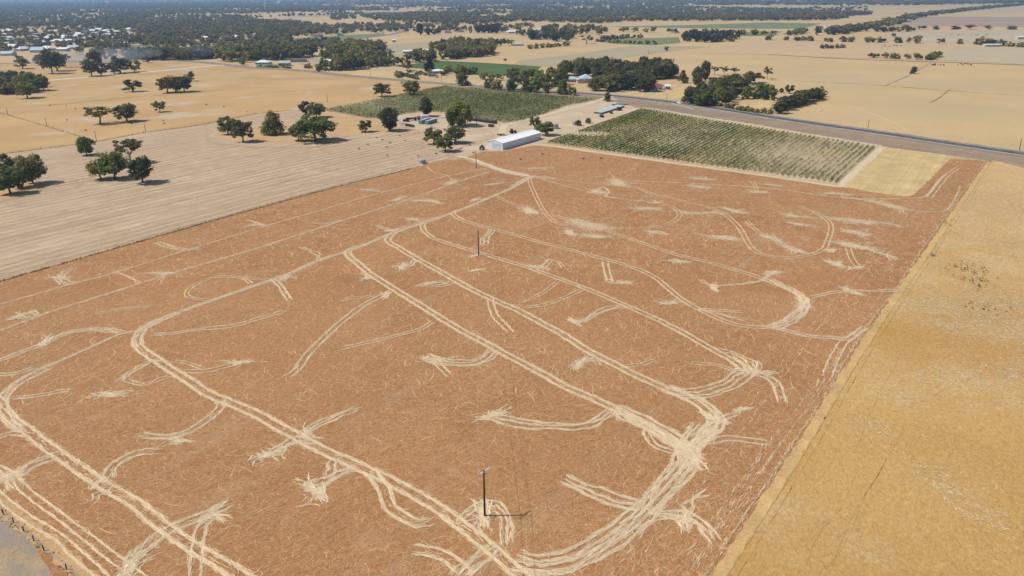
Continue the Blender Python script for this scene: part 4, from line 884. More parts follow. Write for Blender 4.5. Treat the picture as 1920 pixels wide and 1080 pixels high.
along([(1380, 64), (1420, 66), (1480, 66), (1510, 61)], 13, (9, 12), (14, 20), ['gum', 'round'], ['dark', 'gum'], 'dark tree left of the far right farmstead', 'trees left of the far right farmstead', 'tree', 6)
along([(1130, 60), (1180, 60), (1230, 61), (1275, 62)], 20, (8, 14), (14, 20), ['gum', 'round'], ['gum', 'dark'], 'tree of the far line right of the clump', 'trees of the far line right of the clump', 'tree', 8)
along([(745, 140), (755, 143), (765, 144), (775, 147), (782, 149)], 4.5, (4, 5), (6, 7), ['bush'], ['grey', 'lime'], 'clipped pale bush of the garden hedge', 'bushes of the garden hedge', 'bush', .6)
along([(743, 146), (765, 141), (790, 140), (830, 142), (838, 139)], 7, (4, 7), (7, 9), ['bush', 'round'], ['dark', 'gum', 'vivid'], 'green tree in the garden of the white roofed house', 'garden trees of the white roofed house', 'tree', 2)
zone([(832, 140), (840, 134), (890, 134), (892, 140), (860, 142)], 10, (6, 10), (8, 12), ['round'], ['dark', 'gum'], 'dark tree right of the white roofed house', 'dark trees right of the white roofed house')
along([(898, 150), (930, 150), (960, 152), (990, 152)], 10, (6, 10), (9, 12), ['gum', 'round'], ['dark', 'gum'], 'tree at the front of the green vineyard', 'trees at the front of the green vineyard', 'tree', 3)
zone([(565, 130), (580, 124), (600, 125), (640, 130), (600, 136)], 9, (4, 8), (7, 11), ['bush', 'round'], ['gum', 'dark', 'vivid'], 'garden tree of the farmstead at the left road', 'garden trees at the left road')
along([(490, 125), (520, 127), (545, 128)], 9, (2.5, 4), (7, 10), ['bush'], ['lime', 'vivid'], 'low hedge bush at the left road', 'hedge bushes at the left road', 'bush', 1)

# ---- far country, sampled by distance so that near and far read evenly
far = []
def farzone(poly, n, hm=(9, 15), wm=(13, 20), noise=None, thr=0):
    xs = [p[0] for p in poly]; ys = [p[1] for p in poly]
    x = rng.uniform(min(xs), max(xs), n); y = rng.uniform(min(ys), max(ys), n); k_ = inpoly(x, y, poly); x, y = x[k_], y[k_]
    for a, b in zip(x, y):
        g = G(a, b)
        if noise:
            v = math.sin(g[0] * noise + 1.7) * math.sin(g[1] * noise * .45 + .4) + .6 * math.sin(g[0] * noise * 2.3) * math.sin(g[1] * noise * 1.1 + 2) + rng.normal(0, .25)
            if v < thr: continue
        far.append((g[0], g[1], rng.uniform(*hm), rng.uniform(*wm)))
farzone([(-40, -2.5), (960, -8.5), (1960, -15), (1960, 6), (1700, 10), (1440, 10), (960, 9), (480, 8), (-40, 10)], 9000, (13, 20), (26, 60))
farzone([(-40, 6), (480, 5), (480, 15), (-40, 18)], 3000, (12, 18), (18, 34))
farzone([(-40, 12), (560, 10), (600, 22), (480, 26), (300, 28), (240, 28), (-40, 32)], 3600, (10, 16), (14, 24), .006, -.7)
farzone([(480, 7), (1000, 7), (1000, 18), (480, 22)], 2600, (10, 16), (18, 30), .006, -.1)
farzone([(420, 15), (720, 14), (640, 34), (480, 42), (420, 40)], 620, (9, 15), (12, 20), .008, .1)
farzone([(-40, 32), (240, 28), (460, 32), (480, 40), (560, 44), (600, 52), (600, 62), (480, 68), (330, 72), (300, 70), (230, 56), (100, 50), (-40, 56)], 2900, (10, 15), (13, 20))
farzone([(-40, 50), (230, 56), (320, 70), (470, 70), (480, 100), (410, 98), (240, 84), (240, 96), (150, 92), (-40, 100)], 1000, (7, 11), (8, 14))
farzone([(230, 78), (260, 76), (340, 76), (330, 78), (300, 80), (240, 84)], 60, (10, 14), (12, 16))
farzone([(480, 40), (600, 50), (760, 44), (770, 52), (740, 60), (640, 64), (540, 70), (480, 70)], 620, (9, 14), (11, 17))
farzone([(620, 28), (668, 28), (668, 38), (622, 38)], 50, (10, 15), (14, 20))
farzone([(675, 30), (800, 24), (960, 20), (960, 42), (900, 46), (780, 44), (700, 38)], 1300, (10, 16), (14, 20), .007, -.6)
farzone([(960, 8), (1240, 8), (1300, 14), (1440, 18), (1540, 22), (1640, 26), (1560, 38), (1440, 39), (1200, 40), (1120, 44), (960, 40)], 4600, (11, 16), (14, 22), .006, -.85)
farzone([(480, 72), (545, 70), (545, 90), (560, 100), (480, 100)], 160, (10, 15), (12, 17))
farzone([(545, 86), (620, 80), (730, 88), (715, 96), (620, 96), (560, 102)], 190, (10, 14), (12, 16))
farzone([(1440, 14), (1720, 12), (1640, 20), (1440, 22)], 160, (10, 15), (18, 30), .006, .4)
farzone([(820, 48), (1000, 48), (1000, 62), (940, 62), (860, 64)], 60, (9, 13), (11, 16))
farzone([(960, 66), (1000, 60), (1010, 66), (985, 72)], 14, (9, 13), (11, 16))
farzone([(760, 46), (860, 46), (870, 62), (760, 62)], 50, (9, 13), (11, 16))
for g in far: 
    dd = depth_of(g[0], g[1]); TREES.append([g[0], g[1], g[2], g[3], 'round' if rng.random() < .4 else 'gum', 'farleaf', None, None, 'tree', g[2] / dd * FOC])
lim = [t for t in TREES if t[6]]; rest = [t for t in TREES if not t[6]]
lim.sort(key=lambda t: -t[9]); indiv = lim[:298]; rest += lim[298:]

for t in indiv:
    x, y, h, w, shape, leaf, label, group, name, app = t
    app = h / depth_of(x, y) * FOC
    lod = 'near' if app > 24 else 'mid'
    seed = random.randint(1, 5 if lod == 'near' else 4)
    cm = crown_mesh(shape, lod, seed, LEAF[leaf])
    if not group or app > 12:
        e = empty(name, (x, y, 0), random.uniform(0, 6.28)); e.scale = (w / 10, w / 10, h / 10)
        c = link(bpy.data.objects.new('crown', cm), e)
        link(bpy.data.objects.new('trunk', trunk_mesh(shape, seed, m_barkpale if leaf in ('grey',) or shape == 'sparse' else m_bark)), e)
    else:
        e = link(bpy.data.objects.new(name, cm)); e.location = (x, y, 0); e.rotation_euler = (0, 0, random.uniform(0, 6.28)); e.scale = (w / 10, w / 10, h / 10)
    tag(e, label, {'bush': 'bush'}.get(name, 'tree'), group)
# the rest as one far wood
VV, QQ, MI, off_ = [], [], [], 0
small = {s: [crown(*{0: (12, 8, 2.6), 1: (7, 5, 4.2)}[l], s, 50 + j, 2.0) for l in (0, 1) for j in range(3)] for s in ('gum', 'round', 'bush', 'sparse', 'cone')}
lf = ['farleaf', 'dark', 'gum', 'vivid', 'conif', 'lime', 'grey', 'brown']
for t in rest:
    x, y, h, w, shape, leaf = t[:6]; app = h / depth_of(x, y) * FOC
    V, Q = small[shape][random.randint(0, 2) + (0 if app > 7 else 3)]
    a = random.uniform(0, 6.28); c, s = math.cos(a), math.sin(a)
    U = np.stack([(V[:, 0] * c - V[:, 1] * s) * w / 10 + x, (V[:, 0] * s + V[:, 1] * c) * w / 10 + y, V[:, 2] * h / 10], 1)
    lm_ = leaf if leaf != 'farleaf' else ('farleaf' if random.random() < .6 else random.choice(['dark', 'gum', 'farleaf']))
    VV.append(U); QQ.append(Q + off_); off_ += len(U); MI.append(np.full(len(Q), lf.index(lm_)))
o = mesh_quads('woodland', np.concatenate(VV), np.concatenate(QQ), [LEAF[l] for l in lf], midx=np.concatenate(MI))
tag(o, 'far woods and scattered trees fading to the horizon', 'woodland', kind='stuff')
print('trees', len(TREES), 'rest', len(rest))

# ---------------------------------------------------------------- buildings
m_shedroof = simple('white_roof_sheet', A(.93, .93, .92), .45, .02, .3, spec=.4)
m_shedwall = simple('pale_steel_wall', A(.72, .74, .78), .5, .03, .4, spec=.4)
m_sheddoor = simple('blue_grey_door', A(.50, .56, .66), .5, .03, .4, spec=.4)
m_roofw = simple('pale_roof', A(.74, .75, .76), .5, .06, .3, spec=.4)
m_roofb = simple('blue_grey_roof', A(.42, .50, .58), .5, .06, .3, spec=.4)
m_roofg = simple('dark_grey_roof', A(.13, .14, .15), .6, .1, .3)
m_roofr = simple('red_roof', A(.30, .09, .075), .6, .1, .3)
m_wall = simple('cream_wall', A(.48, .44, .38), .8, .08, .5)
m_glass = simple('window_glass', A(.03, .035, .04), .15, .05, 1, spec=.5)
m_steel = simple('grey_steel', A(.33, .34, .35), .5, .1, 2, metal=.3)
m_dark_metal = simple('dark_metal', A(.05, .05, .055), .5, .2, 2)
m_rust = simple('rusty_metal', A(.17, .075, .045), .85, .3, 1.5)
m_tyre = simple('tyre_rubber', A(.03, .03, .03), .9, .1)
m_woodpole = simple('weathered_pole', A(.035, .026, .024), .9, .2, 2)

def house_mesh(w, d, hw, hr, style, roofm, wallm, name, loc, rz, eave=.5, windows=True):
    e = empty(name, (loc[0], loc[1], 0), rz)
    b = MB().box(-w / 2, w / 2, -d / 2, d / 2, 0, hw)
    if style == 'gable': b.add([(-w / 2, -d / 2, hw), (-w / 2, d / 2, hw), (-w / 2, 0, hw + hr), (w / 2, -d / 2, hw), (w / 2, d / 2, hw), (w / 2, 0, hw + hr)], [(0, 2, 1), (3, 4, 5)])
    b.build('wall', wallm, e)
    r = MB(); W, D_ = w / 2 + eave, d / 2 + eave; ez = hw - hr * eave / (d / 2) + .05; t = .12
    if style == 'gable':
        prof = [(-D_, ez), (0, hw + hr + .05), (D_, ez), (D_, ez + t), (0, hw + hr + .05 + t), (-D_, ez + t)]
        r.loft([[(-W, y, z) for y, z in prof], [(W, y, z) for y, z in prof]])
    elif style == 'hip':
        hh = max(w / 2 - d / 2, 0)
        r.add([(-W, -D_, ez), (W, -D_, ez), (W, D_, ez), (-W, D_, ez), (-hh, 0, hw + hr + .05), (hh, 0, hw + hr + .05), (-W, -D_, ez + .01), (W, -D_, ez + .01)],
              [(0, 1, 5, 4), (1, 2, 5), (2, 3, 4, 5), (3, 0, 4), (3, 2, 1, 0)])
    else:
        r.add([(-W, -D_, hw + .02), (W, -D_, hw + .02), (W, D_, hw + hr), (-W, D_, hw + hr), (-W, -D_, hw + .2), (W, -D_, hw + .2), (W, D_, hw + hr + .2), (-W, D_, hw + hr + .2)],
              [(3, 2, 1, 0), (4, 5, 6, 7), (0, 1, 5, 4), (1, 2, 6, 5), (2, 3, 7, 6), (3, 0, 4, 7)])
    r.build('roof', roofm, e)
    if windows:
        n = max(2, int(w / 4))
        for i in range(n):
            x = -w / 2 + (i + .5) * w / n
            if i == n // 2: MB().box(x - .5, x + .5, -d / 2 - .04, -d / 2 - .002, 0.02, 2.05).build('door', m_dark_metal, e)
            else: MB().box(x - .8, x + .8, -d / 2 - .04, -d / 2 - .002, .9, 2.1).build('window', m_glass, e)
    return e

# the long white shed
pA, pB, pC = G(911, 278.5), G(942.3, 281.3), G(1013.8, 260.4)
ax = (pC - pB); LEN = np.hypot(*ax); ax /= LEN; nx_ = np.array([-ax[1], ax[0]]); WID = 10.8
sh = empty('white_shed', (*pB, 0), math.atan2(ax[1], ax[0]))
HW, HR = 3.9, 1.3
MB().box(0, LEN, 0, WID, 0, HW).add([(0.0, 0, HW), (0.0, WID, HW), (0.0, WID / 2, HW + HR), (LEN, 0, HW), (LEN, WID, HW), (LEN, WID / 2, HW + HR)], [(0, 2, 1), (3, 4, 5)]).build('wall', m_shedwall, sh)
t = .1; prof = [(-.25, HW - .04), (WID / 2, HW + HR + .05), (WID + .25, HW - .04), (WID + .25, HW - .04 + t), (WID / 2, HW + HR + .05 + t), (-.25, HW - .04 + t)]
MB().loft([[(-.25, y, z) for y, z in prof], [(LEN + .25, y, z) for y, z in prof]]).build('roof', m_shedroof, sh)
MB().box(-.06, -.004, 1.2, WID - 3.4, .02, HW - .35).build('door', m_sheddoor, sh)
g_ = MB()
for i in range(9): g_.box(LEN * (i + .5) / 9 - .04, LEN * (i + .5) / 9 + .04, -.05, -.003, 0.05, HW - .3)
g_.build('downpipe', m_shedwall, sh)
MB().box(-.3, LEN + .3, WID / 2 - .3, WID / 2 + .3, HW + HR + .13, HW + HR + .2).build('ridge_cap', m_shedroof, sh)
tag(sh, 'long white gabled shed at the top of the russet field', 'shed')

def hs(px, py, wpx, d, hw, hr, style, roofm, wallm, ang, label, name='house', group=None, cat='house', win=True):
    g = G(px, py); w = wpx * MPP(px, py)
    e = house_mesh(w, d, hw, hr, style, roofm, wallm, name, g, math.radians(ang), .5, win); tag(e, label, cat, group); return e
hs(494, 120, 26, 13, 2.7, 2.6, 'hip', m_roofw, m_wall, 0, 'white hip roofed house on green lawn by the left road')
hs(534, 123, 20, 12, 3.6, .8, 'flat', m_roofb, m_steel, 4, 'grey flat roofed shed beside the hip roofed house', 'shed', cat='shed')
hs(560, 116, 28, 12, 3.4, .7, 'flat', m_roofg, m_steel, 6, 'long dark grey shed behind the flat roofed one', 'shed', cat='shed')
hs(611, 119, 20, 12, 3.0, 2.2, 'gable', m_roofw, simple('white_wall', A(.7, .7, .68), .7, .05), 2, 'white gabled house before the trees by the left road')
hs(617, 132, 6, 6, 2.6, 1.5, 'gable', m_roofw, m_wall, 10, 'tiny pale cottage in the roadside garden')
hs(820, 137, 24, 11, 2.9, 1.6, 'hip', m_roofw, m_wall, 8, 'white roofed house beside the dark conifer')
hs(772, 144, 10, 8, 3.2, .6, 'flat', m_wall, m_wall, 4, 'small beige flat roofed shed behind the garden hedge', 'shed', cat='shed')
hs(810, 143, 14, 6, 2.4, .3, 'flat', m_roofg, m_steel, 8, 'low dark carport beside the parked car', 'carport', cat='carport')
hs(765, 99.5, 18, 11, 3, 1.6, 'gable', m_roofw, m_wall, 6, 'long white roofed house left of the upper wood')
hs(797, 98, 15, 11, 3.2, 1.7, 'gable', m_roofw, m_wall, -6, 'white gabled barn touching the upper wood', 'barn', cat='barn')
hs(739, 79, 6, 6, 4, 1.5, 'gable', m_roofw, m_steel, 10, 'tiny white shed alone in the pale paddock', 'shed', cat='shed', win=False)
hs(735, 98.5, 8, 7, 2.8, .5, 'flat', m_wall, m_wall, 0, 'small brown shed beside the round bush', 'shed', cat='shed', win=False)
hs(1098, 152, 22, 16, 3.6, 3.6, 'hip', m_roofb, m_wall, 8, 'large blue grey roofed farmhouse in the trees, right wing')
hs(1072, 153, 22, 12, 3.2, 2.4, 'hip', m_roofb, m_wall, 4, 'lower blue grey roofed wing left of the large farmhouse')
hs(1089, 155.5, 13, 8, 3.4, 1.2, 'gable', m_roofb, m_wall, 95, 'front porch wing of the large farmhouse')
hs(1006, 141, 14, 10, 3.0, 1.6, 'gable', m_roofw, m_wall, 6, 'small pale house left of the large farmhouse')
hs(971, 85.5, 20, 13, 3, 2.4, 'hip', m_roofb, m_wall, 2, 'grey roofed house at the left of the far field')
hs(1155, 151, 7, 6, 3.4, 1, 'flat', m_roofw, m_wall, 10, 'tiny white shed roof inside the wood', 'shed', cat='shed', win=False)
hs(1232, 167.5, 16, 8, 3.0, 1.6, 'gable', m_roofr, simple('white_wall_b', A(.7, .7, .68), .7, .05), 5, 'red roofed house at the wood beside the grass paddock')
hs(1250, 167, 9, 7, 3.0, 1.2, 'gable', m_roofw, m_wall, 5, 'white annex right of the red roofed house')
hs(1540, 60, 9, 22, 7, 4, 'gable', m_roofw, m_wall, 30, 'white gabled barn of the far right farmstead', 'barn', cat='barn', win=False)
hs(1562, 61.5, 9, 16, 4, 2, 'gable', m_roofw, m_wall, 0, 'low white shed right of the far barn', 'shed', cat='shed', win=False)
hs(1692, 41, 24, 22, 5, 2, 'gable', m_roofb, m_wall, -5, 'long pale shed in the far shelterbelt', 'shed', cat='shed', win=False)
hs(1267, 61, 8, 14, 4, 3, 'gable', m_roofw, m_wall, 0, 'white roofed house left of the square plantation', win=False)
hs(1860, 87.3, 32, 8, 3, .8, 'flat', m_roofw, m_wall, 2, 'long low pale shed before the dark tree block', 'shed', cat='shed', win=False)
hs(1388, 162.5, 5, 5, 9, .8, 'flat', m_roofw, m_wall, 0, 'small white roof showing in the roadside wood', 'shed', cat='shed', win=False)
hs(1915, 73.5, 20, 10, 4, 1, 'flat', m_roofw, m_wall, 2, 'pale shed at the far right edge', 'shed', cat='shed', win=False)
# town
town = [(170, 53), (144, 64), (150, 67), (131, 70), (156, 74), (112, 67), (119, 74), (105, 59), (55, 60), (29, 65), (25, 75), (79, 80), (56, 85), (44, 93), (16, 102), (139, 90), (175, 70), (194, 67), (215, 80), (232, 84), (231, 57), (187, 56), (200, 58), (214, 60), (172, 58), (246, 55), (289, 56), (304, 61), (427, 54), (451, 54), (467, 52), (426, 71), (440, 70), (255, 75), (480, 66), (530, 67), (594, 67), (612, 57), (638, 65), (545, 58), (5, 66), (0, 76), (5, 60), (12, 72), (34, 82), (8, 85), (88, 75), (96, 71), (122, 70), (138, 71), (164, 72), (100, 68), (160, 61), (181, 63), (205, 66), (225, 70), (240, 66), (210, 73), (238, 76), (66, 88), (90, 92), (30, 88), (128, 78), (110, 78), (520, 58), (510, 65), (90, 62), (140, 57), (384, 72), (402, 72), (360, 71), (620, 52), (680, 55), (480, 55), (20, 58), (3, 94), (60, 70), (68, 66), (350, 62), (372, 62), (500, 48), (840, 60), (865, 58), (960, 60), (975, 60), (1010, 57), (820, 59)]
tprot = []
for i, (w, d, hr, rm) in enumerate([(17, 11, 2.6, m_roofw), (22, 12, 3.0, m_roofw), (14, 10, 2.4, m_roofb), (19, 11, 2.6, m_roofr), (16, 12, 2.8, m_roofg)]):
    e = house_mesh(w, d, 3.2, hr, 'hip' if i % 2 else 'gable', rm, m_wall, 'house', (0, 0), 0, .6, False); tprot.append(e)
    KIDS[e.name] = list(e.children) or [c for c in bpy.data.objects if c.parent == e]
used = [False] * 5
for i, (x, y) in enumerate(town):
    kx = random.choice([0, 1, 0, 1, 2, 0, 1, 3, 2, 4, 1])
    e = tprot[kx] if not used[kx] else copy_tree(tprot[kx]); used[kx] = True
    g = G(x, y + 2); s = random.uniform(1.05, 1.45); e.location = (g[0], g[1], 0); e.rotation_euler = (0, 0, random.choice([0, .5, 1.3, -.4, .1, 1.57])); e.scale = (s, s, 1.15)
    lab = {3: ('red roofed house among the town trees', 'red roofed houses of the town'), 4: ('dark roofed house among the town trees', 'dark roofed houses of the town'), 2: ('blue grey roofed house among the town trees', 'blue grey roofed houses of the town')}.get(kx, ('white roofed house among the town trees', 'white roofed houses of the town'))
    tag(e, lab[0], 'house', lab[1])
for i in range(5):
    if not used[i]:
        for c in [c for c in bpy.data.objects if c.parent == tprot[i]]: bpy.data.objects.remove(c)
        bpy.data.objects.remove(tprot[i])
hs(72, 98, 22, 16, 4, 4.5, 'gable', m_roofb, m_wall, 10, 'large pale green roofed hall at the front of the town', 'hall', cat='hall', win=False)
hs(119, 96, 19, 14, 4, 1.5, 'flat', m_shedroof, m_wall, 0, 'bright white flat roofed building at the town edge', 'hall', cat='hall', win=False)
hs(18, 104, 18, 14, 3.5, 1.5, 'gable', m_roofw, m_wall, 12, 'pale long house nearest the bare paddock', win=False)
hs(89, 77 + 24, 6, 8, 3, 1, 'gable', m_roofw, m_wall, 0, 'small house between the hall and the white building', win=False)
hs(329, 77, 14, 13, 3, 3, 'hip', m_roofb, m_wall, 10, 'blue grey hip roofed house above the green strip', win=False)
hs(267, 57, 26, 20, 4, 2, 'flat', m_roofw, m_wall, 0, 'long white roof in the middle of the town trees', 'hall', cat='hall', win=False)

# ---------------------------------------------------------------- power poles and wires
m_arm = simple('galvanised_arm', A(.55, .56, .58), .5, .1, 3)
m_wire = simple('wire', A(.30, .30, .30), .6, .05)
def power_pole(px, py, top_py, label, arm=None, group=None, dark=True):
    g = G(px, py); h = (py - top_py) * MPP(px, py) / .93
    h = h * 1.0; e = empty('power_pole', (*g, 0))
    MB().tube([(0, 0, -.3), (0, 0, h * .5), (0, 0, h)], [.19, .16, .12], 8).build('pole', m_woodpole, e, True)
    a = math.radians(48 if arm is None else arm); ca, sa = math.cos(a), math.sin(a)
    far_ = Dp(px, py) > 260
    r_ = .06 if not far_ else .09
    L = 1.5 if not far_ else 1.1
    x = MB()
    for o_ in ((-.09, .09) if not far_ else (0,)):
        x.tube([(-L * ca - sa * o_, -L * sa + ca * o_, h - .25), (L * ca - sa * o_, L * sa + ca * o_, h - .25)], r_, 4)
    x.build('crossarm', m_arm, e)
    if not far_:
        for s in (-1, 1): MB().tube([(s * L * .9 * ca, s * L * .9 * sa, h - .2), (s * L * .9 * ca, s * L * .9 * sa, h + .12)], [.06, .09], 6).build('insulator', m_arm, e)
        MB().tube([(-.2 * sa, .2 * ca, h - .95), (.75 * ca, .75 * sa, h - .95)], .05, 4).build('brace', m_woodpole, e)
    tag(e, label, 'pole', group); return g, h, (ca * L * .9, sa * L * .9)
pp = []
pp.append(power_pole(909, 968, 873, 'nearest dark power pole in the russet crop with a grey crossarm'))
pp.append(power_pole(897.5, 480, 433, 'second power pole in the middle of the russet field'))
pp.append(power_pole(893, 315, 285, 'power pole at the top of the russet field near the white shed'))
pp.append(power_pole(893.5, 234, 210, 'power pole in the farm yard behind the bright green tree'))
def wire(p0, p1, sag=1.2, label='', n=14):
    P = [tuple(Vector(p0).lerp(Vector(p1), i / n) - Vector((0, 0, sag * 4 * (i / n) * (1 - i / n)))) for i in range(n + 1)]
    o = MB().tube(P, .022, 4).build('power_line', m_wire); tag(o, label, 'wire', None)
def att(i, s): g, h, a = pp[i]; return (g[0] + s * a[0], g[1] + s * a[1], h + .1)
wire(att(0, -1), att(1, -1), 1.2, 'left wire between the nearest and the second pole'); wire(att(0, 1), att(1, 1), 1.2, 'right wire between the nearest and the second pole')
wire(att(1, -1), att(2, -1), 1.0, 'left wire from the second pole to the pole near the shed'); wire(att(1, 1), att(2, 1), 1.0, 'right wire from the second pole to the pole near the shed')
g0 = pp[0][0]; d0 = (pp[0][0] - pp[1][0]); 
for s, nm in ((-1, 'left'), (1, 'right')):
    a0 = att(0, s); wire(a0, (a0[0] + d0[0], a0[1] + d0[1], a0[2]), 1.5, nm + ' wire running from the nearest pole out of the foreground', 20)
LP_ = [(15, 216, 203, 'far left pole of the line across the golden pasture'), (88, 237, 222, 'pole beside the diagonal fence on the golden pasture'), (181, 264, 247, 'pole at the corner of the diagonal fence and the stubble'), (273, 247, 232, 'pole on the stubble edge below the two umbrella gums'),
       (614, 192, 178, 'pole on the golden pasture behind the gum pair'), (695, 144, 133, 'pole at the left road before the pale paddock'), (828, 153, 140, 'pole at the left road below the white roofed house'), (1627, 241, 225, 'pole on the far side of the road, left one'), (1911, 281, 262, 'pole on the far side of the road at the right edge'),
       (1250, 188, 177, 'pole beside the road at the grass paddock'), (1216, 103, 92, 'left pole in the olive pasture'), (1257, 97, 87, 'pole beside the small dark tree'), (1404, 204, 195, 'pole in the opening of the roadside wood'), (1335, 190, 170, 'tall pole in front of the roadside wood')]
for x, y, ty, lb in LP_: power_pole(x, y, ty, lb)
# ---------------------------------------------------------------- fences
def fence(P, sp, label, hgt=1.1, wire_r=.02, pr=.07):
    P = np.asarray(P); Q_ = resample(P, sp); base = Q_[0]
    e = empty('wire_fence', (*base, 0)); 
    if len(Q_) <= 100:
        for q in Q_: 
            lx, ly = random.uniform(-.06, .06), random.uniform(-.06, .06)
            b = MB().tube([(q[0] - base[0], q[1] - base[1], -.1), (q[0] - base[0] + lx, q[1] - base[1] + ly, hgt)], pr, 5).build('post', m_woodpole, e)
    wv = MB()
    for z in (.35, .7, 1.02): wv.tube([(q[0] - base[0], q[1] - base[1], z * hgt) for q in Q_], wire_r, 3)
    wv.build('wire', m_wire, e)
    tag(e, label, 'fence')
fence([G(*p) for p in ((-20, 940), (7, 965), (45, 997), (83, 1033), (125, 1068), (160, 1100))], 3.9, 'wire fence with black posts at the bottom left corner', 1.2, .02, .11)
fence([G(*p) for p in ((0, 529), (250, 457), (480, 392), (640, 349), (785, 313))], 6, 'wire fence between the stubble and the russet crop', 1.1)
fence([G(*p) for p in ((0, 290), (180, 266), (270, 249), (372, 235), (480, 214))], 9, 'wire fence between the golden pasture and the stubble', 1.1)
fence([G(*p) for p in ((0, 212), (40, 223), (90, 238), (150, 256))], 9, 'diagonal wire fence across the golden pasture', 1.1)
fence([G(*p) for p in ((1440, 217), (1640, 244), (1800, 270), (1930, 290))], 8, 'wire fence on the far side of the road', 1.1)
fence([G(*p) for p in ((1205, 203.5), (1400, 230), (1655, 274.5), (1790, 291), (1860, 301))], 9, 'wire fence between the verge and the vineyard', 1.1)

# ---------------------------------------------------------------- cattle
m_hide = simple('black_hide', A(.018, .015, .014), .8, .3, 3)
def cow_proto():
    me = bpy.data.meshes.new('cow')
    vs = [(0, 0, 1.02), (-.55, 0, 1.05), (.35, 0, 1.05), (.75, 0, 1.12), (1.05, 0, .95), (1.32, 0, .62),      # trunk, neck, head (grazing-low)
          (.45, .2, .72), (.48, .2, .38), (.46, .2, .03), (.45, -.2, .72), (.42, -.2, .38), (.44, -.2, .03),
          (-.62, .2, .75), (-.78, .2, .42), (-.70, .2, .03), (-.62, -.2, .75), (-.76, -.2, .42), (-.66, -.2, .03),
          (-.86, 0, 1.12), (-.98, 0, .7), (-.98, 0, .4)]
    es = [(0, 1), (0, 2), (2, 3), (3, 4), (4, 5), (2, 6), (6, 7), (7, 8), (2, 9), (9, 10), (10, 11), (1, 12), (12, 13), (13, 14), (1, 15), (15, 16), (16, 17), (1, 18), (18, 19), (19, 20)]
    rd_ = [.40, .34, .36, .24, .15, .11] + [.13, .08, .07] * 2 + [.16, .09, .07] * 2 + [.12, .03, .05]
    me.from_pydata(vs, es, []); o = link(bpy.data.objects.new('cow', me)); md = o.modifiers.new('s', 'SKIN')
    for i, r_ in enumerate(rd_): me.skin_vertices[0].data[i].radius = (r_ * .8, r_)
    me.skin_vertices[0].data[0].use_root = True
    o.modifiers.new('ss', 'SUBSURF').levels = 1
    dg = bpy.context.evaluated_depsgraph_get(); m2 = bpy.data.meshes.new_from_object(o.evaluated_get(dg)); bpy.data.objects.remove(o)
    m2.materials.clear(); m2.materials.append(m_hide); m2.name = 'cow'; return m2
cowm = cow_proto()
earm = MB().box(1.0, 1.08, .1, .28, .98, 1.04).box(1.0, 1.08, -.28, -.1, .98, 1.04)
COWS = [(673, 279.5), (690, 271.8), (707, 258.8), (717, 263), (731, 268.2), (725, 276.5), (726.5, 292), (750, 255.5), (760, 264.3), (818, 289), (864, 279.5), (881, 273), (888, 287.3)]
COWB = [(976, 299.5), (1017, 289.8), (1094, 298), (1127, 298)]
for c_, lb, gr, sz in ((COWS, 'black cow grazing on the stubble before the white shed', 'black cows on the stubble', .66), (COWB, 'black cow in the top of the russet crop', 'black cows in the russet crop', .62)):
    for x, y in c_:
        g = G(x, y + .6); o = link(bpy.data.objects.new('cow', cowm)); o.location = (g[0], g[1], 0.02); o.rotation_euler = (0, 0, random.uniform(-.6, .6) + random.choice([0, math.pi])); o.scale = (sz, sz, sz)
        tag(o, lb, 'cow', gr)
for x0, x1, y0, y1, n, lb, gr in ((1795, 1825, 120.5, 123.5, 7, 'dark cow of the herd in the right field', 'cows of the herd in the right field'), (1740, 1770, 121.5, 123.5, 10, 'dark cow beside the fence corner of the right field', 'cows beside the fence corner'), (1640, 1695, 86, 89, 10, 'tiny cow below the long tree line', 'cows below the tree line'), (1770, 1855, 65, 67, 16, 'tiny cow far out on the faded field', 'cows far out on the faded field')):
    for i in range(n):
        x, y = random.uniform(x0, x1), random.uniform(y0, y1); g = G(x, y); o = link(bpy.data.objects.new('cow', cowm)); o.location = (g[0], g[1], 0.1); s = 1.15; o.scale = (s, s, s); o.rotation_euler = (0, 0, random.uniform(0, 6.28))
        tag(o, lb, 'cow', gr)
for x, y in ((94, 198.5), (124, 198.5), (142, 205.3), (126, 226), (161, 245.5), (247, 233), (306, 227), (308, 232.5), (387, 197), (420, 200.5), (463, 210)):
    g = G(x, y + .4); o = link(bpy.data.objects.new('cow', cowm)); o.location = (g[0], g[1], 0.05); s = .75; o.scale = (s, s, s); o.rotation_euler = (0, 0, random.uniform(0, 6.28))
    tag(o, 'small dark calf scattered on the golden pasture', 'cow', 'calves on the golden pasture')

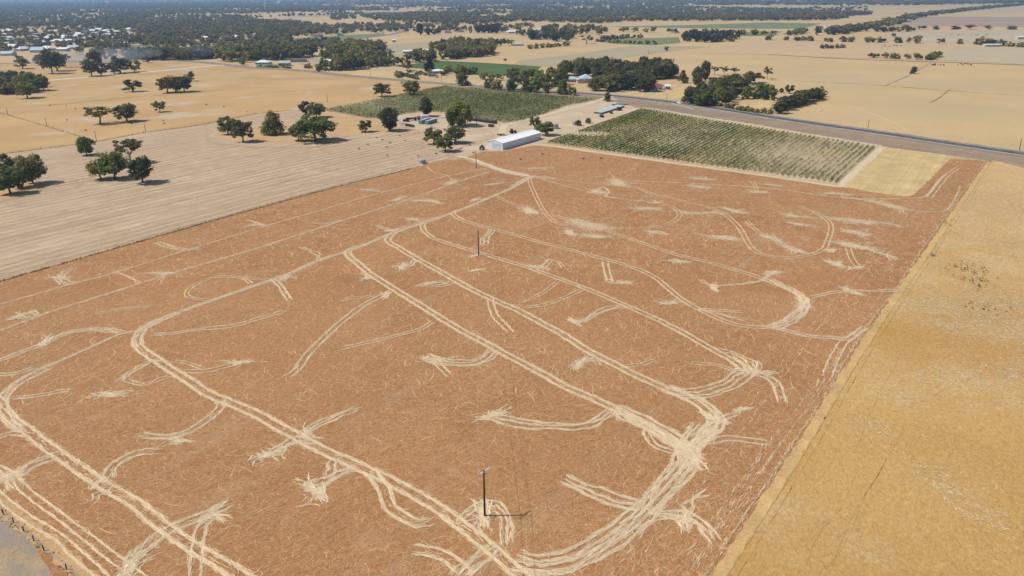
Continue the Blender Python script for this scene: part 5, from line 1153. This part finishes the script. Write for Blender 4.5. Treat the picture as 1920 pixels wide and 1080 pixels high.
# ---------------------------------------------------------------- yard things
m_cont = simple('blue_container_paint', A(.17, .27, .36), .5, .1, .8, spec=.3)
m_cont2 = simple('teal_container_paint', A(.14, .25, .30), .5, .1, .8, spec=.3)
m_teal = simple('aqua_crate', A(.50, .59, .57), .6, .05, 1)
m_tealdk = simple('crate_side', A(.10, .17, .15), .7, .1, 1)
def container(px, py, px2, py2, m, label):
    a, b = G(px, py), G(px2, py2); d_ = b - a; L = 12.0; e = empty('shipping_container', (*a, 0), math.atan2(d_[1], d_[0]))
    v = MB(); n = 40; prof = []
    xs_ = np.linspace(.1, L - .1, n)
    bot = [(x, -.0 + (.05 if i % 2 else 0)) for i, x in enumerate(xs_)]; topl = [(x, 2.44 - (.05 if i % 2 else 0)) for i, x in reversed(list(enumerate(xs_)))]
    ring = bot + topl
    v.loft([[(x, y, .12) for x, y in ring], [(x, y, 2.5) for x, y in ring]]).build('body', m, e)
    fr = MB()
    for x in (0, L):
        for y in (0, 2.44): fr.box(x - .08, x + .08, y - .08, y + .08, 0, 2.6)
    for y in (-.03, 2.47): fr.box(.08, L - .08, y - .05, y + .05, 2.5, 2.6).box(.08, L - .08, y - .05, y + .05, 0, .12)
    fr.build('frame', m, e)
    MB().box(.1, L - .1, .05, 2.39, 2.505, 2.55).build('roof', m_roofb, e)
    for s in (.12, 1.26): MB().box(-.06, .06, s, s + 1.08, .15, 2.48).build('door', m, e)
    tag(e, label, 'container')
container(791, 232.8, 811, 226.5, m_cont2, 'blue shipping container, the back one of the pair in the yard')
container(802.5, 233.8, 822, 228.5, m_cont, 'blue shipping container, the front one of the pair in the yard')

def wheel(r, w, e, x, y, nm='wheel'):
    n = 16; mb = MB(); rings = []
    for yy, rr in ((-w / 2, r * .55), (-w / 2, r * .92), (-w * .3, r), (w * .3, r), (w / 2, r * .92), (w / 2, r * .55)):
        rings.append([(x + rr * math.cos(t_), y + yy, r + rr * math.sin(t_)) for t_ in (2 * math.pi * j / n for j in range(n))])
    mb.loft(rings); return mb.build(nm, m_tyre, e, False)
def car(px, py, ang, m, label, name='car', ute=False):
    g = G(px, py); e = empty(name, (*g, .16 if 'road' in label else .05), math.radians(ang)); w = .9
    prof = [(-2.2, .35), (2.25, .35), (2.3, .75), (1.3, .98), (.75, 1.45), (-.6 if ute else -1.5, 1.48), (-.8 if ute else -2.1, 1.0), (-2.25, .95)]
    r1 = [(x, -w, z) for x, z in prof]; r2 = [(x, w, z) for x, z in prof]
    if True:
        r1 = [(x, -w + (.18 if z > 1.2 else 0), z) for x, z in prof]; r2 = [(x, w - (.18 if z > 1.2 else 0), z) for x, z in prof]
    MB().loft([r1, r2]).build('body', m, e)
    MB().add([(.82, -.70, 1.40), (1.27, -.80, 1.02), (1.27, .80, 1.02), (.82, .70, 1.40)], [(0, 1, 2, 3)]).build('windscreen', m_glass, e)
    for s in (-1, 1):
        MB().add([(-.55, s * .752, 1.42), (.66, s * .752, 1.42), (1.05, s * .905, 1.02), (-.6, s * .905, 1.02)], [(0, 1, 2, 3) if s < 0 else (3, 2, 1, 0)]).build('side_window', m_glass, e)
        for x in (-1.35, 1.45): wheel(.34, .24, e, x, s * .82)
        MB().box(2.24, 2.32, s * .65 - .15, s * .65 + .15, .62, .76).build('headlight', m_white, e)
    tag(e, label, 'car')
m_carw = simple('white_car_paint', A(.78, .79, .80), .3, .02, 1, spec=.5)
m_carg = simple('silver_car_paint', A(.45, .47, .50), .3, .02, 1, spec=.5)
car(1274, 195.0, -68, m_carw, 'white car driving on the road beside the roadside wood')
car(819, 145.6, 20, m_carg, 'silver car parked beside the dark carport', name='parked_car')
car(753, 231.5, 150, m_carw, 'white pickup parked at the left side of the yard', name='pickup_truck', ute=True)
car(1224, 171.5, 10, m_carw, 'white car parked in front of the red roofed house', name='parked_car')
def tractor(px, py, ang, m, label, sc_=1.0, name='tractor', cat='tractor'):
    g = G(px, py); e = empty(name, (*g, .02), math.radians(ang)); e.scale = (sc_,) * 3
    MB().box(.1, 2.2, -.4, .4, .8, 1.5, .12).build('bonnet', m, e)
    MB().box(-1.1, .1, -.7, .7, .8, 1.3, .05).build('body', m, e)
    MB().box(-1.0, .05, -.65, .65, 1.32, 2.35, .15).build('cab', m_glass, e)
    MB().box(-1.15, .2, -.75, .75, 2.36, 2.5, .05).build('roof', m, e)
    MB().tube([(1.4, .3, 1.5), (1.4, .3, 2.4)], .05, 6).build('exhaust', m_dark_metal, e)
    for s in (-1, 1): wheel(.85, .45, e, -.6, s * .95); wheel(.5, .32, e, 1.7, s * .75)
    tag(e, label, cat)
tractor(903.5, 281, 100, m_carg, 'grey tractor parked beside the white shed gable', 1.25)
tractor(961, 250, 20, m_rust, 'rusty tractor parked behind the white shed', 1.2)
tractor(762, 228, 160, m_dark_metal, 'dark old tractor at the left of the yard', 1.1)
def truck(px, py, ang, mbody, label):
    g = G(px, py); e = empty('truck', (*g, .02), math.radians(ang))
    MB().box(1.6, 3.6, -1.1, 1.1, .6, 2.5, .15).build('cab', mbody, e); MB().box(3.58, 3.63, -.95, .95, 1.5, 2.3).build('windscreen', m_glass, e)
    MB().box(-3.6, 1.4, -1.15, 1.15, .95, 1.3).build('tray', m_steel, e)
    MB().box(-3.4, 1.2, -.95, .95, 1.32, 2.3, .2).build('load', m_dark_metal, e)
    for x in (-2.4, 2.6):
        for s in (-1, 1): wheel(.5, .35, e, x, s * .95)
    tag(e, label, 'truck')
truck(772, 226.5, 15, m_dark_metal, 'dark flatbed truck beside the old tractor')
# white box on skids, bales, sprayer, tank, stack
def boxhut(px, py, ang, label):
    g = G(px, py); e = empty('storage_box', (*g, 0), math.radians(ang))
    MB().box(-2.6, 2.6, -1.3, 1.3, .2, 2.7, .06).build('body', m_shedwall, e); MB().box(-2.7, 2.7, -1.4, 1.4, 2.71, 2.85, .05).build('roof', m_shedroof, e)
    for y in (-1, 1): MB().box(-2.7, 2.7, y - .12, y + .12, 0, .19).build('skid', m_dark_metal, e)
    MB().box(.2, 1.2, -1.34, -1.303, .3, 2.3).build('door', m_sheddoor, e)
    tag(e, label, 'storage box')
boxhut(796.5, 223, 12, 'white storage box under the dark upright gum')
m_bale = simple('old_bale', A(.13, .075, .045), .95, .3, 2)
def bale(px, py, ang, label, group=None, m=None, s=1.0):
    g = G(px, py); n = 20; r = .85 * s; e = MB()
    rings = []
    for x, k_ in ((-.7, .86), (-.66, .97), (-.3, 1.01), (.3, 1.0), (.66, .97), (.7, .86)):
        rings.append([(x * s, r * k_ * math.cos(t_) * (1 + .03 * math.sin(5 * t_)), r * .95 + r * k_ * math.sin(t_)) for t_ in (2 * math.pi * j / n for j in range(n))])
    o = e.loft(rings).build('round_bale', m or m_bale, None); o.location = (*g, 0); o.rotation_euler = (0, 0, math.radians(ang)); tag(o, label, 'bale', group); return o
bale(785.5, 224.5, 20, 'single brown round bale beside the white storage box', None, None, 1.6)
for i in range(3): bale(918 + i * 3.0, 238 + i * .2, 85, 'rusty brown bale of the short row in the yard', 'bales of the short row in the yard', None, 1.25)
# long dark stack of bales under black plastic
m_black = simple('black_wrap', A(.022, .018, .020), .55, .3, 1.2, spec=.4)
a_, b_ = G(876, 225), G(930, 232)
for i in range(17):
    p_ = a_ + (b_ - a_) * (i + .5) / 17; o = MB()
    n = 12; L = np.hypot(*(b_ - a_)) / 17 * .98; rings = []
    for x in (-L / 2, -L / 2 + .1, L / 2 - .1, L / 2):
        kk = .93 if abs(x) > L / 2 - .05 else 1
        rings.append([(x, 1.5 * kk * math.cos(t_), 1.25 + 1.25 * kk * math.sin(t_)) for t_ in (2 * math.pi * j / n for j in range(n))])
    o = o.loft(rings).build('wrapped_bale', m_black); o.location = (*p_, 0); o.rotation_euler = (0, 0, math.atan2(*(b_ - a_)[::-1])); tag(o, 'black wrapped bale of the long dark row behind the yard', 'bale', 'black wrapped bales in a long row')
# green bins
m_bin = simple('dark_green_bin', A(.06, .075, .045), .7, .3, 2)
for i in range(4):
    g = G(763 + i * 3.6, 236.3 + i * .7); e = empty('field_bin', (*g, 0), math.radians(-20)); 
    b = MB(); b.box(-.9, .9, -.06 - .9, -.9, .15, 1.5).box(-.9, .9, .9, .96, .15, 1.5).box(-.96, -.9, -.96, .96, .15, 1.5).box(.9, .96, -.96, .96, .15, 1.5).box(-.89, .89, -.89, .89, .15, .9); b.build('body', m_bin, e)
    b = MB(); [b.box(x - .1, x + .1, -.9, .9, 0, .14) for x in (-.7, 0, .7)]; b.build('skid', m_dark_metal, e)
    tag(e, 'dark green slatted bin in the row of four in the yard', 'bin', 'green bins in the yard')
# pallets and pale sheeting by the upright gum
for i, (x, y, w) in enumerate(((828, 219.5, 2.2), (833, 221, 2.6), (753, 234.5, 1.8), (823, 218.5, 1.6))):
    g = G(x, y); b = MB()
    for j in range(6): b.box(-w, -w + 2 * w, -1 + j * .36, -1 + j * .36 + .28, .3 + j * .06, .36 + j * .06)
    b.box(-w, -w + .15, -1, 1.1, 0, .3).box(w - .15, w, -1, 1.1, 0, .3)
    o = b.build('pallet_stack', m_roofw); o.location = (*g, 0); o.rotation_euler = (0, 0, random.uniform(-.5, .5)); tag(o, ['pale pallets left of the yard sheeting', 'pale sheeting and pallets behind the yard', 'white pallets below the pickup', 'small pale pallets nearest the upright gum'][i], 'pallets')
# hopper / tank near the fence corner
g = G(792, 305.5); e = empty('water_tank', (*g, 0))
n = 20; MB().loft([[(r_ * math.cos(t_), r_ * math.sin(t_), z) for t_ in (2 * math.pi * j / n for j in range(n))] for r_, z in ((1.9, 0), (1.9, 1.7), (1.8, 1.8), (.3, 2.15))]).build('tank', simple('green_tank', A(.27, .36, .33), .5, .05, 1), e, False)
MB().tube([(1.9, 0, .3), (3.4, -.4, .15), (5.2, -.6, .15)], .08, 6).build('pipe', m_steel, e)
tag(e, 'grey green round water tank at the fence corner', 'tank')
g = G(797, 307.5); e = empty('water_trough', (*g, 0), .5); b = MB(); b.box(-1.6, 1.6, -.5, -.42, 0, .6).box(-1.6, 1.6, .42, .5, 0, .6).box(-1.6, -1.5, -.42, .42, 0, .6).box(1.5, 1.6, -.42, .42, 0, .6).box(-1.5, 1.5, -.42, .42, 0, .1); b.build('basin', m_steel, e)
MB().add([(-1.5, -.42, .45), (1.5, -.42, .45), (1.5, .42, .45), (-1.5, .42, .45)], [(0, 1, 2, 3)]).build('water', m_glass, e); tag(e, 'long steel trough beside the round water tank', 'trough')
g = G(785.5, 304); e = empty('dead_tree', (*g, 0))
t_ = MB().tube([(0, 0, 0), (.1, 0, 2.2), (-.1, .1, 3.6)], [.22, .16, .1], 6)
for a in range(6): an = a * 1.05; t_.tube([(0, 0, 2.2 + a * .22), (math.cos(an) * .9, math.sin(an) * .9, 3.3 + a * .22), (math.cos(an) * 1.5, math.sin(an) * 1.5, 3.9 + a * .2)], [.09, .06, .02], 5)
t_.build('trunk', m_barkpale, e); tag(e, 'small bare dead tree beside the round water tank', 'tree')
for x, y, s, lb in ((1120 * 0 + 1078.5, 234.5, 1.5, 'grey round tank at the left end of the crate row bushes'), (1041, 241, 1.7, 'grey round tank right of the gum at the shed')):
    g = G(x, y); e = empty('water_tank', (*g, 0)); e.scale = (s,) * 3
    MB().loft([[(r_ * math.cos(t_), r_ * math.sin(t_), z) for t_ in (2 * math.pi * j / 20 for j in range(20))] for r_, z in ((1.3, 0), (1.3, 1.6), (1.2, 1.7), (.2, 1.95))]).build('tank', m_steel, e)
    MB().tube([(1.3, 0, .2), (1.7, 0, .2), (1.7, 0, -.02)], .06, 6).build('pipe', m_dark_metal, e); tag(e, lb, 'tank')
# aqua topped crates laid out in blocks behind the vineyard
def crate_mesh():
    b = MB().box(-.62, .62, -.62, .62, .12, 1.25).box(-.6, -.45, -.6, .6, 0, .12).box(.45, .6, -.6, .6, 0, .12); me = b.build('body', m_tealdk)
    l = MB().box(-.66, .66, -.66, .66, 1.253, 1.36, .04).build('lid', m_teal); return me, l
cb, cl_ = crate_mesh(); d1, d2 = cb.data, cl_.data; bpy.data.objects.remove(cb); bpy.data.objects.remove(cl_)
q00, q10, q01, q11 = G(1112.5, 212.5), G(1128.5, 214.5), G(1157, 199), G(1171, 201)
axl = q01 - q00; axw = q10 - q00; nl, nw = int(np.hypot(*axl) / 1.9), int(np.hypot(*axw) / 1.75)
rzc = math.atan2(axl[1], axl[0]); cnt = 0
def crate(p_):
    e = empty('crate', (*p_, 0), rzc); e.scale = (1.25, 1.2, 1)
    for nm, dd in (('body', d1), ('lid', d2)): link(bpy.data.objects.new(nm, dd), e)
    tag(e, 'dark crate with an aqua lid in the block behind the vineyard', 'crate', 'aqua lidded crates in rows')
for i in range(nl):
    for j in range(nw):
        crate(q00 + axl * (i + .5) / nl + (q00 * (1 - (i / nl)) + 0) * 0 + (axw * (1 - i / nl) + (q11 - q01) * (i / nl)) * (j + .5) / nw)
for yy, xa, xb in ((198.0, 1150, 1172), (196.3, 1157, 1179)):
    a_, b_ = G(xa, yy - .5), G(xb, yy + .8); n = int(np.hypot(*(b_ - a_)) / 1.8)
    for i in range(n): crate(a_ + (b_ - a_) * i / n)
print('crates', nl * nw)
# parked implements behind the shed and beside the vineyard
for x, y, ang, lb in ((939, 254.5, 10, 'low rusty trailer behind the shed wall'), (1747, 479, 60, 'weathered pile of timber and wire at the field edge')):
    g = G(x, y); e = empty('farm_trailer' if 'trailer' in lb else 'timber_pile', (*g, 0), math.radians(ang))
    if 'trailer' in lb:
        MB().box(-2.5, 2.5, -1, 1, .7, 1.2).build('tray', m_rust, e); MB().tube([(2.5, 0, .7), (4, 0, .6)], .07, 6).build('drawbar', m_dark_metal, e)
        for s in (-1, 1): wheel(.45, .25, e, 0, s * 1.15)
        tag(e, lb, 'trailer')
    else:
        for i in range(9): MB().tube([(random.uniform(-1.8, -.6), random.uniform(-.8, .8), random.uniform(.1, .7)), (random.uniform(.4, 1.8), random.uniform(-.8, .8), random.uniform(.1, .9))], .09, 5).build('log', m_bark if i % 2 else m_barkpale, e)
        tag(e, lb, 'timber pile')
# thistles / weeds in the golden field
cs = []
for x, y, n in ((1822, 505, 26), (1838, 530, 20), (1850, 578, 14), (1800, 510, 8), (1828, 525, 8), (1770, 420, 10)):
    c = G(x, y); xy = c + rng.normal(0, 2.6, (n, 2)); 
    for q in xy: cs.append(np.concatenate([q + rng.normal(0, .15, (6, 2)), rng.uniform(.1, .9, (6, 1))], 1))
V, Q = leafcards(np.concatenate(cs), .32); tag(mesh_quads('weeds', V, Q, m_gum), 'dark green weeds showing in the golden crop', 'weeds', kind='stuff')
# dry grass along fences
cs = []
for P, w_, n, z in ((ledge, .5, 1500, .4), (bledge, 1.2, 90, .15), (ufence, .5, 700, .4)):
    i = rng.integers(0, len(P) - 1, n); q = P[i] + (P[i + 1] - P[i]) * rng.random((n, 1)) + rng.normal(0, w_ * .4, (n, 2)); cs.append(np.concatenate([q, rng.uniform(.05, z, (n, 1))], 1))
V, Q = leafcards(np.concatenate(cs), .45, .2); tag(mesh_quads('dry_grass', V, Q, leaf_mat('dry_grass_blades', A(.48, .32, .15))), 'dry brown grass along the field fences', 'grass', kind='stuff')

# ---------------------------------------------------------------- air
def ball(cx, cy, cz, rx, ry, rz, m, name, label):
    mb = MB(); n = 24; rings = [[(rx * math.sin(f) * math.cos(t_), ry * math.sin(f) * math.sin(t_), rz * math.cos(f)) for t_ in (2 * math.pi * j / n for j in range(n))] for f in [math.pi * (i + .02) / 12.04 for i in range(13)]]
    o = mb.loft(rings[::-1]).build(name, m); o.location = (cx, cy, cz); tag(o, label, 'smoke', kind='stuff')
def smoke_mat(name, d):
    m = bpy.data.materials.new(name); m.use_nodes = True; t = m.node_tree; t.nodes.remove(t.nodes['Principled BSDF']); v = t.nodes.new('ShaderNodeVolumePrincipled')
    v.inputs['Color'].default_value = (.75, .8, .88, 1); v.inputs['Density'].default_value = d; t.links.new(v.outputs[0], t.nodes['Material Output'].inputs['Volume']); return m
sm1 = smoke_mat('smoke', .0035)
for px, py, rx, ry, rz, dz in ((190, 122, 60, 45, 9, 11), (150, 124, 55, 40, 7, 9), (225, 118, 60, 50, 8, 12), (375, 112, 24, 24, 9, 12), (110, 120, 40, 40, 8, 10)):
    g = G(px, py); ball(g[0], g[1], dz, rx, ry, rz, sm1, 'smoke', 'thin grey smoke drifting between the trees below the town')
def volume_box(name, x0, x1, y0, y1, z0, z1, c, dens, label=None):
    o = MB().box(x0, x1, y0, y1, z0, z1).build(name, bpy.data.materials.new(name + '_air'))
    m = o.data.materials[0]; m.use_nodes = True; t = m.node_tree
    t.nodes.remove(t.nodes['Principled BSDF']); v = t.nodes.new('ShaderNodeVolumePrincipled')
    v.inputs['Color'].default_value = c; v.inputs['Density'].default_value = dens; v.inputs['Anisotropy'].default_value = .2
    t.links.new(v.outputs[0], t.nodes['Material Output'].inputs['Volume'])
    tag(o, label, 'haze' if label else None, kind='stuff'); return o
volume_box('haze', -R - 500, R + 500, -R - 500, R + 500, -1.0, 92.0, (.42, .66, 1.0, 1), 1.0e-4, 'thin blue air haze over the whole plain')
